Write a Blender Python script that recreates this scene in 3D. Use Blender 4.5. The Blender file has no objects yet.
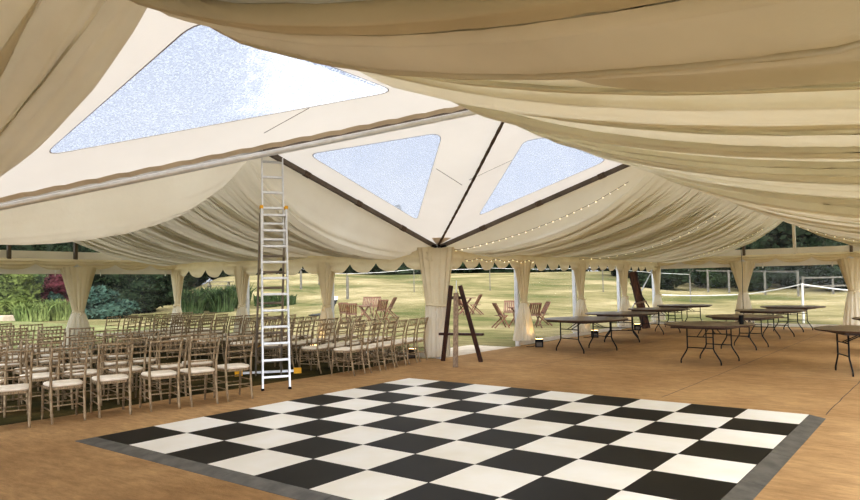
import bpy, bmesh, math, random
import numpy as np
from mathutils import Vector, Matrix, noise
random.seed(7)
sc = bpy.context.scene
col = sc.collection
PI = math.pi

# ------------------------------------------------------------------ camera (solved from the dance floor grid)
S = 0.67                                   # one floor check, metres
YAW, PITCH, ROLL, F = 0.652140141, 0.0495492311, 0.0158955451, 685.47
CAM = np.array([11.1130892 * S, -5.59314609 * S, 2.42138084 * S])
def _rot(a, b, c):
    ca, sa, cb, sb, cc, s_ = math.cos(a), math.sin(a), math.cos(b), math.sin(b), math.cos(c), math.sin(c)
    return np.array([[ca, -sa, 0], [sa, ca, 0], [0, 0, 1]]) @ np.array([[1, 0, 0], [0, cb, -sb], [0, sb, cb]]) @ np.array([[cc, 0, s_], [0, 1, 0], [-s_, 0, cc]])
RM = _rot(YAW, PITCH, ROLL)
cd = bpy.data.cameras.new('camera'); cam = bpy.data.objects.new('camera', cd); col.objects.link(cam)
mw = Matrix.Identity(4)
for i in range(3):
    mw[i][0], mw[i][1], mw[i][2], mw[i][3] = RM[i, 0], RM[i, 2], -RM[i, 1], CAM[i]
cam.matrix_world = mw
cd.sensor_width = 36; cd.lens = F / 860 * 36; cd.clip_end = 600; cd.clip_start = .05
sc.camera = cam
def ray(x, y): return RM @ np.array([(x - 430) / F, 1, (250 - y) / F])
def at_z(x, y, z=0.0):
    d = ray(x, y); return CAM + d * ((z - CAM[2]) / d[2])
def on_x(x, y, X):
    d = ray(x, y); return CAM + d * ((X - CAM[0]) / d[0])
def on_plane(x, y, P, N):
    d = ray(x, y); N = np.array(N, float); return CAM + d * (np.dot(np.array(P) - CAM, N) / np.dot(d, N))
def far(px, D):
    "ground position at horizontal distance D in the direction of column px"
    d = ray(px, 284); h = math.hypot(d[0], d[1]); return CAM[0] + d[0] / h * D, CAM[1] + d[1] / h * D

# ------------------------------------------------------------------ marquee dimensions
X0, X1, Y0, Y1 = -1.5, 8.0, -1.2, 8.25
EAVE, RIDGE = 2.47, 3.92
MX, MY = (X0 + X1) / 2, (Y0 + Y1) / 2
GX, GY = -11.4, 21.7
NEAR = -7.5
SL = (RIDGE - EAVE) / (MX - X0)
SLY = (RIDGE - EAVE) / (Y1 - MY)
MATX = -1.75

# ------------------------------------------------------------------ helpers
class MB:
    def __init__(s): s.v = []; s.f = []; s.m = []; s.cur = 0
    def add(s, vs, fs):
        b = len(s.v); s.v += [tuple(float(c) for c in v) for v in vs]
        for f in fs: s.f.append(tuple(b + i for i in f)); s.m.append(s.cur)
        return s
    def box(s, x0, x1, y0, y1, z0, z1):
        return s.add([(x0, y0, z0), (x1, y0, z0), (x1, y1, z0), (x0, y1, z0), (x0, y0, z1), (x1, y0, z1), (x1, y1, z1), (x0, y1, z1)],
                     [(0, 3, 2, 1), (4, 5, 6, 7), (0, 1, 5, 4), (1, 2, 6, 5), (2, 3, 7, 6), (3, 0, 4, 7)])
    def bar(s, a, b, w, h, up=(0, 0, 1)):
        "rectangular bar from a to b: w across, h along up"
        a, b, up = Vector(a), Vector(b), Vector(up)
        d = (b - a).normalized(); sx = d.cross(up)
        if sx.length < 1e-4: sx = d.cross(Vector((0, 1, 0)))
        sx.normalize(); uy = sx.cross(d).normalized()
        vs = []
        for p in (a, b):
            for i, j in ((-1, -1), (1, -1), (1, 1), (-1, 1)): vs.append(p + sx * (i * w / 2) + uy * (j * h / 2))
        return s.add(vs, [(0, 1, 2, 3), (7, 6, 5, 4), (0, 4, 5, 1), (1, 5, 6, 2), (2, 6, 7, 3), (3, 7, 4, 0)])
    def tube(s, pts, r, n=8, cap=True):
        pts = [Vector(p) for p in pts]; rs = r if isinstance(r, (list, tuple)) else [r] * len(pts)
        rings = []; base = len(s.v); prev = None
        for i, p in enumerate(pts):
            d = (pts[min(i + 1, len(pts) - 1)] - pts[max(i - 1, 0)]).normalized()
            if prev is None:
                u = d.cross(Vector((0, 0, 1)) if abs(d.z) < .9 else Vector((1, 0, 0))).normalized()
            else: u = (prev - d * prev.dot(d)).normalized()
            prev = u; w = d.cross(u)
            for k in range(n):
                a = 2 * PI * k / n; s.v.append(tuple(p + u * (math.cos(a) * rs[i]) + w * (math.sin(a) * rs[i])))
        for i in range(len(pts) - 1):
            for k in range(n):
                s.f.append((base + i * n + k, base + i * n + (k + 1) % n, base + (i + 1) * n + (k + 1) % n, base + (i + 1) * n + k)); s.m.append(s.cur)
        if cap:
            s.f.append(tuple(base + k for k in reversed(range(n)))); s.m.append(s.cur)
            e = base + (len(pts) - 1) * n; s.f.append(tuple(e + k for k in range(n))); s.m.append(s.cur)
        return s
    def lathe(s, prof, n=24, c=(0, 0, 0)):
        base = len(s.v)
        for r, z in prof:
            for k in range(n):
                a = 2 * PI * k / n; s.v.append((c[0] + r * math.cos(a), c[1] + r * math.sin(a), c[2] + z))
        for i in range(len(prof) - 1):
            for k in range(n):
                s.f.append((base + i * n + k, base + i * n + (k + 1) % n, base + (i + 1) * n + (k + 1) % n, base + (i + 1) * n + k)); s.m.append(s.cur)
        for i, rev in ((0, True), (len(prof) - 1, False)):
            ks = range(n - 1, -1, -1) if rev else range(n)
            s.f.append(tuple(base + i * n + k for k in ks)); s.m.append(s.cur)
        return s
    def grid(s, P):
        "P[i][j] points"
        base = len(s.v); ni, nj = len(P), len(P[0])
        for r in P:
            for p in r: s.v.append(tuple(float(c) for c in p))
        for i in range(ni - 1):
            for j in range(nj - 1):
                s.f.append((base + i * nj + j, base + (i + 1) * nj + j, base + (i + 1) * nj + j + 1, base + i * nj + j + 1)); s.m.append(s.cur)
        return s
    def mesh(s, name, mats, smooth=False):
        me = bpy.data.meshes.new(name); me.from_pydata(s.v, [], s.f)
        for m in (mats if isinstance(mats, (list, tuple)) else [mats]): me.materials.append(m)
        me.polygons.foreach_set('material_index', s.m)
        if smooth: me.polygons.foreach_set('use_smooth', [True] * len(s.f))
        me.update(); return me
    def build(s, name, mats, parent=None, smooth=False, bevel=0):
        o = bpy.data.objects.new(name, s.mesh(name, mats, smooth)); col.objects.link(o)
        if parent: o.parent = parent
        if bevel:
            b = o.modifiers.new('bevel', 'BEVEL'); b.width = bevel; b.segments = 2; b.limit_method = 'ANGLE'
        return o
def tag(o, label=None, cat=None, group=None, kind=None):
    for k, v in (('label', label), ('category', cat), ('group', group), ('kind', kind)):
        if v: o[k] = v
    return o
def empty(name, loc=(0, 0, 0), rz=0):
    o = bpy.data.objects.new(name, None); col.objects.link(o); o.location = loc; o.rotation_euler = (0, 0, rz); o.empty_display_size = .2; return o
def thing(name, label, cat, loc=(0, 0, 0), rz=0, group=None): return tag(empty(name, loc, rz), label, cat, group)
def struct(o, label, cat='structure'): return tag(o, label, cat, None, 'structure')
KIDS = {}
def copy_tree(o, parent=None):
    c = o.copy(); col.objects.link(c)
    if parent: c.parent = parent
    for ch in o.children: copy_tree(ch, c)
    return c
def nz(x, y=0., z=0.): return noise.noise(Vector((x, y, z)))
def sstep(a, b, x):
    t = max(0., min(1., (x - a) / (b - a))); return t * t * (3 - 2 * t)

# ------------------------------------------------------------------ materials
def new_mat(name):
    m = bpy.data.materials.new(name); m.use_nodes = True; nt = m.node_tree; nt.nodes.clear()
    return m, nt, nt.nodes.new('ShaderNodeOutputMaterial')
def srgb(r, g, b):
    f = lambda c: (c / 255 / 12.92) if c / 255 <= .04045 else ((c / 255 + .055) / 1.055) ** 2.4
    return (f(r), f(g), f(b), 1)
def ramp(nt, fac, stops):
    r = nt.nodes.new('ShaderNodeValToRGB'); e = r.color_ramp.elements
    while len(e) < len(stops): e.new(.5)
    for q, (p, c) in zip(e, stops): q.position = p; q.color = c
    nt.links.new(fac, r.inputs[0]); return r.outputs[0]
def noise_tex(nt, scale, detail=4, rough=.55, vec=None, dist=0.):
    n = nt.nodes.new('ShaderNodeTexNoise'); n.inputs['Scale'].default_value = scale; n.inputs['Detail'].default_value = detail
    n.inputs['Roughness'].default_value = rough; n.inputs['Distortion'].default_value = dist
    if vec is not None: nt.links.new(vec, n.inputs['Vector'])
    return n.outputs['Fac']
def coords(nt, kind='Object', scale=(1, 1, 1)):
    t = nt.nodes.new('ShaderNodeTexCoord'); mp = nt.nodes.new('ShaderNodeMapping'); mp.inputs['Scale'].default_value = scale
    nt.links.new(t.outputs[kind], mp.inputs[0]); return mp.outputs[0]
def pbr(name, c1, c2=None, rough=.6, scale=6, metal=0, bump=0., bscale=None, vscale=(1, 1, 1), spec=.5, lo=.35, hi=.65, emit=None):
    m, nt, out = new_mat(name)
    b = nt.nodes.new('ShaderNodeBsdfPrincipled'); nt.links.new(b.outputs[0], out.inputs[0])
    b.inputs['Roughness'].default_value = rough; b.inputs['Metallic'].default_value = metal; b.inputs['Specular IOR Level'].default_value = spec
    v = coords(nt, 'Object', vscale)
    c2 = c2 or tuple(x * .8 for x in c1[:3]) + (1,)
    nt.links.new(ramp(nt, noise_tex(nt, scale, vec=v), [(lo, c1), (hi, c2)]), b.inputs['Base Color'])
    if bump:
        bp = nt.nodes.new('ShaderNodeBump'); bp.inputs['Strength'].default_value = bump; bp.inputs['Distance'].default_value = .01
        nt.links.new(noise_tex(nt, bscale or scale * 4, vec=v), bp.inputs['Height']); nt.links.new(bp.outputs[0], b.inputs['Normal'])
    if emit: b.inputs['Emission Color'].default_value = emit[0]; b.inputs['Emission Strength'].default_value = emit[1]
    return m
def cloth(name, c1, c2, trans=.5, scale=1.2, bump=.25, bscale=9, vscale=(1, 1, 1)):
    m, nt, out = new_mat(name); v = coords(nt, 'Object', vscale)
    c = ramp(nt, noise_tex(nt, scale, vec=v), [(.35, c1), (.68, c2)])
    d = nt.nodes.new('ShaderNodeBsdfDiffuse'); t = nt.nodes.new('ShaderNodeBsdfTranslucent'); mx = nt.nodes.new('ShaderNodeMixShader')
    mx.inputs[0].default_value = trans
    nt.links.new(c, d.inputs[0]); nt.links.new(c, t.inputs[0])
    bp = nt.nodes.new('ShaderNodeBump'); bp.inputs['Strength'].default_value = bump; bp.inputs['Distance'].default_value = .02
    nt.links.new(noise_tex(nt, bscale, 5, .6, vec=v, dist=.6), bp.inputs['Height'])
    nt.links.new(bp.outputs[0], d.inputs['Normal'])
    nt.links.new(d.outputs[0], mx.inputs[1]); nt.links.new(t.outputs[0], mx.inputs[2]); nt.links.new(mx.outputs[0], out.inputs[0])
    return m
M = {}
M['roof'] = cloth('white_roof_membrane', (.82, .78, .72, 1), (.78, .74, .68, 1), .34, .8, .12, 2.5)
M['lining'] = cloth('cream_lining', (.87, .85, .74, 1), (.82, .79, .67, 1), .42, 1.0, .3, 7)
M['lining_pale'] = cloth('pale_lining', (.87, .85, .77, 1), (.82, .79, .70, 1), .42, 1.0, .3, 7)
M['lining_grey'] = cloth('shaded_lining', (.64, .61, .52, 1), (.55, .52, .44, 1), .18, 1.0, .3, 7)  # cream lining darkened, shade of the near bays put into the colour
M['lining_mid'] = cloth('half_shaded_lining', (.78, .75, .65, 1), (.70, .67, .57, 1), .26, 1.0, .3, 7)  # in-between copy of the lining with less of that shade painted in
M['curtain'] = cloth('leg_drape_voile', (.88, .80, .60, 1), (.83, .74, .53, 1), .30, 3, .2, 20)
M['voile'] = cloth('sheer_drape_voile', (.93, .89, .78, 1), (.90, .84, .70, 1), .45, 3, .2, 20)
M['pvc'] = cloth('white_pvc_band', (.86, .82, .74, 1), (.80, .76, .68, 1), .35, 2, .05, 6)
M['tan_flap'] = cloth('tan_flap', (.62, .53, .41, 1), (.55, .46, .35, 1), .3, 2, .05, 6)
M['alu'] = pbr('aluminium', (.62, .62, .62, 1), (.5, .5, .5, 1), .35, 8, .85)
M['alu_bright'] = pbr('bright_aluminium', (.80, .81, .83, 1), (.7, .71, .73, 1), .38, 10, .6)
M['alu_dark'] = pbr('dull_frame_metal', srgb(112, 102, 92), srgb(92, 82, 72), .55, 3, .3)
M['ladder_rear'] = pbr('dull_ladder_metal', srgb(158, 148, 136), srgb(126, 116, 104), .5, 6, .4)  # ladder aluminium in shade, the shade painted into a browner grey
M['rope'] = pbr('dark_lacing', srgb(105, 88, 72), srgb(60, 50, 42), .8, 40)
M['black'] = pbr('black_plastic', (.005, .005, .005, 1), (.009, .009, .009, 1), .6, spec=.2)
M['yellow'] = pbr('yellow_plastic', srgb(240, 180, 20), srgb(225, 160, 15), .45)
M['wood_lime'] = pbr('limewashed_wood', srgb(176, 156, 126), srgb(122, 102, 76), .6, 9, bump=.1, vscale=(6, 6, 1))
M['pad'] = pbr('ivory_seat_pad', srgb(246, 236, 220), srgb(228, 216, 196), .85, 8, bump=.1)
M['wood_dark'] = pbr('dark_stained_wood', srgb(72, 40, 24), srgb(42, 22, 14), .5, 5, bump=.15, vscale=(6, 6, .8))
M['wood_pale'] = pbr('weathered_plank', srgb(150, 128, 104), srgb(112, 92, 74), .75, 5, bump=.15, vscale=(6, 6, .8))
M['wood_board'] = pbr('old_board', srgb(110, 68, 38), srgb(52, 28, 16), .6, 6, bump=.3, vscale=(5, 5, 1))
M['teak'] = pbr('teak', srgb(118, 82, 60), srgb(84, 56, 42), .6, 7)
M['table_top'] = pbr('varnished_ply', srgb(138, 118, 94), srgb(104, 86, 68), .30, 3, bump=.03, vscale=(1, 5, 1))
M['table_edge'] = pbr('ply_edge', srgb(74, 48, 34), srgb(52, 34, 24), .5, 8)
M['steel_black'] = pbr('black_steel', (.008, .008, .009, 1), (.014, .014, .014, 1), .5, 6, 0, spec=.25)
M['check_black'] = pbr('black_check', srgb(20, 19, 19), srgb(13, 12, 13), .45, 2, spec=.22)
M['check_white'] = pbr('white_check', srgb(253, 251, 247), srgb(245, 241, 231), .34, 1.6, spec=.4)
M['ramp'] = pbr('grey_edging', srgb(120, 118, 114), srgb(92, 91, 90), .45, 6, .4, bump=.1)
M['fence_wood'] = pbr('grey_fence_wood', srgb(112, 106, 94), srgb(80, 76, 68), .8, 6)
M['white_rope'] = pbr('white_rope', srgb(240, 238, 232), srgb(215, 212, 205), .8, 10)
M['bark'] = pbr('bark', srgb(78, 62, 50), srgb(46, 36, 30), .9, 4, bump=.4)
M['bulb'] = pbr('warm_bulb', (1, .8, .5, 1), (1, .8, .5, 1), .4, emit=((1, .80, .48, 1), 5))
M['warm_lens'] = pbr('warm_lens', (1, .7, .35, 1), (1, .7, .35, 1), .4, emit=((1, .62, .25, 1), 6))
M['pale_path'] = pbr('pale_ground', srgb(226, 214, 196), srgb(206, 192, 172), .9, 5)
M['stone'] = pbr('pale_stone', srgb(196, 180, 156), srgb(150, 136, 116), .9, 2)

# clear film of the walls
m, nt, out = new_mat('clear_window_film')
tr = nt.nodes.new('ShaderNodeBsdfTransparent'); tr.inputs[0].default_value = (.95, .955, .95, 1)
gl = nt.nodes.new('ShaderNodeBsdfGlossy'); gl.inputs['Roughness'].default_value = .12; gl.inputs[0].default_value = (.9, .9, .9, 1)
tl = nt.nodes.new('ShaderNodeBsdfTranslucent'); tl.inputs[0].default_value = (.9, .9, .88, 1)
a1 = nt.nodes.new('ShaderNodeMixShader'); a2 = nt.nodes.new('ShaderNodeMixShader'); a1.inputs[0].default_value = .012
v = coords(nt, 'Object', (.5, .5, .5)); haze = ramp(nt, noise_tex(nt, 2.2, 3, .6, v, 1.5), [(.4, (.005, .005, .005, 1)), (.75, (.06, .06, .06, 1))])
nt.links.new(haze, a2.inputs[0])
nt.links.new(tr.outputs[0], a1.inputs[1]); nt.links.new(gl.outputs[0], a1.inputs[2]); nt.links.new(a1.outputs[0], a2.inputs[1]); nt.links.new(tl.outputs[0], a2.inputs[2])
nt.links.new(a2.outputs[0], out.inputs[0]); M['film'] = m
# film of the roof lights with a random blue-grey speckle
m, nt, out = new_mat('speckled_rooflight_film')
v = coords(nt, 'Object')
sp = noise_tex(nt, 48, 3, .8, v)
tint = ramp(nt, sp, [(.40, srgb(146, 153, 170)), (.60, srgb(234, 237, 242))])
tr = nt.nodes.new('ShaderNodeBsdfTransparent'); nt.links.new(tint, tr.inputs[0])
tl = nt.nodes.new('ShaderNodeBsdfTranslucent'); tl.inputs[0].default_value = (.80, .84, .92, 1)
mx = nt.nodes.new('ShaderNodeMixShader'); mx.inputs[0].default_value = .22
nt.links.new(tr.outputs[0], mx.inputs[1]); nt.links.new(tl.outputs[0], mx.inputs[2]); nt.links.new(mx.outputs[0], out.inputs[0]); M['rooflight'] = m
# coir matting with laid seams
m, nt, out = new_mat('coir_matting')
b = nt.nodes.new('ShaderNodeBsdfPrincipled'); b.inputs['Roughness'].default_value = .9; b.inputs['Specular IOR Level'].default_value = .15
nt.links.new(b.outputs[0], out.inputs[0])
v = coords(nt, 'Object'); vs = coords(nt, 'Object', (1, 3.2, 1))
big = ramp(nt, noise_tex(nt, .55, 4, .6, v), [(.3, srgb(216, 180, 134)), (.7, srgb(180, 145, 104))])
fine = ramp(nt, noise_tex(nt, 3.2, 9, .82, vs), [(.3, (.60, .58, .55, 1)), (.7, (1.14, 1.12, 1.09, 1))])
mm = nt.nodes.new('ShaderNodeMix'); mm.data_type = 'RGBA'; mm.blend_type = 'MULTIPLY'; mm.inputs[0].default_value = 1
nt.links.new(big, mm.inputs[6]); nt.links.new(fine, mm.inputs[7])
nt.links.new(mm.outputs[2], b.inputs['Base Color'])
bp = nt.nodes.new('ShaderNodeBump'); bp.inputs['Strength'].default_value = .8; bp.inputs['Distance'].default_value = .02
nt.links.new(noise_tex(nt, 40, 4, .7, vs), bp.inputs['Height']); nt.links.new(bp.outputs[0], b.inputs['Normal']); M['coir'] = m
def grass_mat(name, a, b_, c, s1=.16, s2=2.5, stretch=(1, 1, 1)):
    m, nt, out = new_mat(name)
    b = nt.nodes.new('ShaderNodeBsdfPrincipled'); b.inputs['Roughness'].default_value = .95; b.inputs['Specular IOR Level'].default_value = .1
    nt.links.new(b.outputs[0], out.inputs[0]); v = coords(nt, 'Object', stretch)
    base = ramp(nt, noise_tex(nt, s1, 4, .65, v), [(.36, a), (.5, b_), (.64, c)])
    f = ramp(nt, noise_tex(nt, s2, 6, .8, v), [(.3, (.6, .62, .55, 1)), (.7, (1.12, 1.1, 1.05, 1))])
    mm = nt.nodes.new('ShaderNodeMix'); mm.data_type = 'RGBA'; mm.blend_type = 'MULTIPLY'; mm.inputs[0].default_value = 1
    nt.links.new(base, mm.inputs[6]); nt.links.new(f, mm.inputs[7]); nt.links.new(mm.outputs[2], b.inputs['Base Color'])
    bp = nt.nodes.new('ShaderNodeBump'); bp.inputs['Strength'].default_value = .6; bp.inputs['Distance'].default_value = .05
    nt.links.new(noise_tex(nt, 9, 5, .8, v), bp.inputs['Height']); nt.links.new(bp.outputs[0], b.inputs['Normal'])
    return m
M['lawn'] = grass_mat('dry_lawn', srgb(94, 98, 60), srgb(136, 127, 92), srgb(174, 160, 126), .22, 2.5, (.55, 1, 1))
M['lawn_green'] = grass_mat('green_lawn', srgb(120, 124, 86), srgb(134, 136, 96), srgb(150, 148, 108), .2, 3)
M['turf_dark'] = grass_mat('trodden_turf', srgb(58, 56, 34), srgb(76, 70, 42), srgb(104, 88, 56), .9, 14)  # grass of the left wing, its shade put into the darker colour
def leaf_mat(name, a, b_):
    m, nt, out = new_mat(name)
    b = nt.nodes.new('ShaderNodeBsdfPrincipled'); b.inputs['Roughness'].default_value = .8; b.inputs['Specular IOR Level'].default_value = .04
    nt.links.new(b.outputs[0], out.inputs[0])
    nt.links.new(ramp(nt, noise_tex(nt, 1.1, 5, .8, coords(nt, 'Object')), [(.34, a), (.68, b_)]), b.inputs['Base Color'])
    return m
M['leaf_dark'] = leaf_mat('dark_leaves', srgb(16, 26, 17), srgb(46, 56, 38))
M['leaf_mid'] = leaf_mat('mid_leaves', srgb(34, 50, 30), srgb(78, 92, 58))
M['leaf_lime'] = leaf_mat('lime_leaves', srgb(54, 66, 32), srgb(104, 112, 62))
M['leaf_red'] = leaf_mat('red_leaves', srgb(50, 24, 30), srgb(92, 50, 54))
M['leaf_blue'] = leaf_mat('blue_green_leaves', srgb(34, 54, 48), srgb(80, 100, 86))
M['leaf_reed'] = leaf_mat('reed_blades', srgb(70, 90, 48), srgb(138, 146, 92))

# ------------------------------------------------------------------ sky: pale overcast with a bank of white cloud
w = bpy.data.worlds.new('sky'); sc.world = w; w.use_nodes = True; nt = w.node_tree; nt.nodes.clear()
wo = nt.nodes.new('ShaderNodeOutputWorld'); bg = nt.nodes.new('ShaderNodeBackground'); nt.links.new(bg.outputs[0], wo.inputs[0])
tc = nt.nodes.new('ShaderNodeTexCoord')
dp = nt.nodes.new('ShaderNodeVectorMath'); dp.operation = 'DOT_PRODUCT'
d1 = ray(330, 80); d0 = ray(180, 95); d1 = d1 / np.linalg.norm(d1); d0 = d0 / np.linalg.norm(d0); ax = d1 - d0; ax = ax / np.linalg.norm(ax)
dp.inputs[1].default_value = tuple(ax); nt.links.new(tc.outputs['Generated'], dp.inputs[0])
thr = float(np.dot((lambda q: q / np.linalg.norm(q))(ray(258, 85)), ax))
n1 = noise_tex(nt, 7, 8, .7, tc.outputs['Generated'])
add = nt.nodes.new('ShaderNodeMath'); add.operation = 'MULTIPLY_ADD'; add.inputs[1].default_value = .32; nt.links.new(n1, add.inputs[0]); nt.links.new(dp.outputs['Value'], add.inputs[2])
t0 = thr + .16
def mr(v_, a, b_):
    r = nt.nodes.new('ShaderNodeMapRange'); r.interpolation_type = 'SMOOTHSTEP'; r.inputs[1].default_value = a; r.inputs[2].default_value = b_; nt.links.new(v_, r.inputs[0]); return r.outputs[0]
band = nt.nodes.new('ShaderNodeMath'); band.operation = 'MULTIPLY'
sepz = nt.nodes.new('ShaderNodeSeparateXYZ'); nt.links.new(tc.outputs['Generated'], sepz.inputs[0])
def _uz(x, y):
    q = ray(x, y); return float(q[2] / np.linalg.norm(q))
lo = mr(add.outputs[0], t0 - .03, t0 + .02); hi_ = mr(sepz.outputs['Z'], _uz(400, 128), _uz(400, 108))
nt.links.new(lo, band.inputs[0]); nt.links.new(hi_, band.inputs[1])
n2 = noise_tex(nt, 9, 6, .65, tc.outputs['Generated'])
blue = ramp(nt, n2, [(.35, (.66, .73, .88, 1)), (.65, (.84, .88, .96, 1))])
mixc = nt.nodes.new('ShaderNodeMix'); mixc.data_type = 'RGBA'; nt.links.new(band.outputs[0], mixc.inputs[0]); nt.links.new(blue, mixc.inputs[6]); mixc.inputs[7].default_value = (1.7, 1.7, 1.68, 1)
sep = nt.nodes.new('ShaderNodeSeparateXYZ'); nt.links.new(tc.outputs['Generated'], sep.inputs[0])
up = ramp(nt, sep.outputs['Z'], [(.0, (.95, .93, .9, 1)), (.35, (1, 1, 1, 1))])
mul = nt.nodes.new('ShaderNodeMix'); mul.data_type = 'RGBA'; mul.blend_type = 'MULTIPLY'; mul.inputs[0].default_value = 1
nt.links.new(mixc.outputs[2], mul.inputs[6]); nt.links.new(up, mul.inputs[7]); nt.links.new(mul.outputs[2], bg.inputs[0]); bg.inputs[1].default_value = .85
bd_ = nt.nodes.new('ShaderNodeVectorMath'); bd_.operation = 'DOT_PRODUCT'; bv = Vector((.50, -.84, .22)).normalized(); bd_.inputs[1].default_value = tuple(bv); nt.links.new(tc.outputs['Generated'], bd_.inputs[0])  # brighter patch of sky added behind the camera to light linings and folds
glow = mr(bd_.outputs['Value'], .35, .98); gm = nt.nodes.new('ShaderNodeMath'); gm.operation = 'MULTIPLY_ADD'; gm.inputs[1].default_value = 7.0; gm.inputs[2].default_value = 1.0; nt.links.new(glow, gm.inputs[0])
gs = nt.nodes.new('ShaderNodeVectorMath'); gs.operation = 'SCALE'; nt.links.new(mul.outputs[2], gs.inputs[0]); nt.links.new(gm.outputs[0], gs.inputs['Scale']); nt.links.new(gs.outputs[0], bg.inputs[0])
sl = bpy.data.lights.new('sun', 'SUN'); sl.energy = 1.0; sl.angle = .5; sl.color = (1, .95, .86)
so = bpy.data.objects.new('sun', sl); col.objects.link(so); so.rotation_euler = (math.radians(30), math.radians(24), math.radians(-20))

# ------------------------------------------------------------------ ground
TP = [(-900, .3, 44), (60, .4, 44), (170, .9, 44), (230, 2.8, 43), (300, 3.0, 38), (390, 2.7, 27), (600, 2.7, 27), (690, 1.7, 28), (1400, 1.5, 28)]
TA = [(math.atan((p - 430) / F), a, d) for p, a, d in TP]
def terrain(x, y):
    dx, dy = x - CAM[0], y - CAM[1]; D = math.hypot(dx, dy)
    fx = dx * math.cos(YAW) + dy * math.sin(YAW); fy = -dx * math.sin(YAW) + dy * math.cos(YAW)
    if fy < 1: return 0.
    a = math.atan2(fx, fy); q = TA[0]
    if a <= TA[0][0]: A, D0 = TA[0][1:]
    elif a >= TA[-1][0]: A, D0 = TA[-1][1:]
    else:
        for p, q in zip(TA, TA[1:]):
            if p[0] <= a <= q[0]:
                t = sstep(p[0], q[0], a); A = p[1] + (q[1] - p[1]) * t; D0 = p[2] + (q[2] - p[2]) * t; break
    t = max(0., min(1., (D - D0) / (72 - D0)))
    return A * (t * .75 + .25 * sstep(0, 1, t)) + .06 * nz(x * .15, y * .15) * sstep(20, 40, D)
P = []
for i in range(111):
    r = []
    for j in range(111):
        x = -125 + i * 2.05; y = -60 + j * 1.75
        r.append((x, y, terrain(x, y) - .04))
    P.append(r)
struct(MB().grid(P).build('ground', M['lawn'], smooth=True), 'dry straw-green lawn rising to a bank beyond the marquee', 'lawn')
# greener lawn beyond the left gable
g = MB(); P = []
for i in range(25):
    r = []
    for j in range(25):
        x = GX - .15 - i * 1.55; y = -12 + j * 1.0; r.append((x, y, terrain(x, y) - .015))
    P.append(r)
struct(g.grid(P).build('lawn', M['lawn_green'], smooth=True), 'smooth green lawn outside the left gable end', 'lawn')
# matting floor, slab with a slightly wavy edge, seams as thin welts
fl = MB(); edge = []
ys = [NEAR + (GY - .1 - NEAR) * k / 120 for k in range(121)]
P = [[(MATX + .05 * nz(y * .7) - .35 * sstep(6, 8.2, y) * (1 if y < Y1 else 0) if y < Y1 - .05 else X0, y, z) for y in ys] for z in (-.03, 0)]
P.append([(X1, y, 0) for y in ys])
struct(fl.grid(P).build('floor', M['coir']), 'brown coconut matting floor of the marquee', 'floor')
sm = MB()
def seam(pts):
    out_ = []
    for (a, b_) in zip(pts, pts[1:]):
        n = 40
        for k in range(n): out_.append((a[0] + (b_[0] - a[0]) * k / n, a[1] + (b_[1] - a[1]) * k / n))
    out_.append(pts[-1])
    return [[(x + .02 * nz(x * 3, y * 3) + s_, y + .02 * nz(y * 3, x * 3, 4) + s2, .003) for x, y in out_] for s_, s2 in ((0, 0), (.012, .012))]
for pts in ([(4.15, 5.8), (4.3, 21)], [(6.15, 5.6), (6.4, 20)], [(0.9, 8.0), (1.1, 20)], [(X0 + .2, 8.6), (7.6, 8.9)]):
    sm.grid(seam(pts))
struct(sm.build('trim_1', M['rope']), 'dark seams between strips of coconut matting', 'seam')
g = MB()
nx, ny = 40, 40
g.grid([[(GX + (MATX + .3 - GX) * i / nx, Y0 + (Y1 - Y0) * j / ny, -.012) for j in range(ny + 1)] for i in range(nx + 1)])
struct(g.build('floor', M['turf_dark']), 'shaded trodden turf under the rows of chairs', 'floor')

# ------------------------------------------------------------------ roof covers
def zx(x): return EAVE + SL * (x - X0) if x < MX else EAVE + SL * (X1 - x)
def zy(y): return EAVE + SLY * (y - Y0) if y < MY else EAVE + SLY * (Y1 - y)
O_ = (MX, MY, RIDGE); A_L = (X0, MY, RIDGE); A_R = (MX, Y1, RIDGE); A_C = (MX, Y0, RIDGE); I_ = (X0, Y1, EAVE); L_ = (X0, Y0, EAVE)
def rounded(poly, rad, n=6):
    "poly in 3-D, rounded corners"
    out_ = []; k = len(poly); V = [Vector(p) for p in poly]
    for i in range(k):
        p, a, b_ = V[i], V[i - 1], V[(i + 1) % k]; r = rad[i]
        pa = p + (a - p).normalized() * r; pb = p + (b_ - p).normalized() * r
        for t in range(n + 1):
            u = t / n; out_.append(pa * (1 - u) ** 2 + p * 2 * u * (1 - u) + pb * u * u)
    return out_
def panel_with_hole(name, outer, hole, label):
    bm = bmesh.new(); es = []
    for loop in (outer, hole):
        if not loop: continue
        vs = [bm.verts.new(Vector(p)) for p in loop]
        es += [bm.edges.new((vs[i], vs[(i + 1) % len(vs)])) for i in range(len(vs))]
    bmesh.ops.triangle_fill(bm, edges=es, use_beauty=True)
    me = bpy.data.meshes.new(name); bm.to_mesh(me); bm.free(); me.materials.append(M['roof'])
    o = bpy.data.objects.new(name, me); col.objects.link(o); return struct(o, label, 'roof')
nM = (-SL, 0, 1); nL = (0, SLY, 1)     # planes: main left slope z = EAVE+SL(x-X0); left wing far slope z = EAVE+SLY(Y1-y)
hole1 = rounded([on_plane(*p, L_, nM) for p in ((42, 156), (197, 20), (215, 21), (396, 91))], [.24, .22, .22, .22])
hole2 = rounded([on_plane(*p, I_, nL) for p in ((308, 154), (443, 132), (417, 220))], [.22, .28, .2])
hole3 = rounded([on_plane(*p, I_, nM) for p in ((478, 216), (524, 141), (545, 137), (608, 160))], [.22, .12, .12, .25])
def lift(pts, d): return [(p[0], p[1], p[2] + d) for p in pts]
panel_with_hole('ceiling', [L_, (X0, Y0 + .001, EAVE), O_, A_C], hole1, 'white roof membrane triangle around the largest clear roof light')
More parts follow.
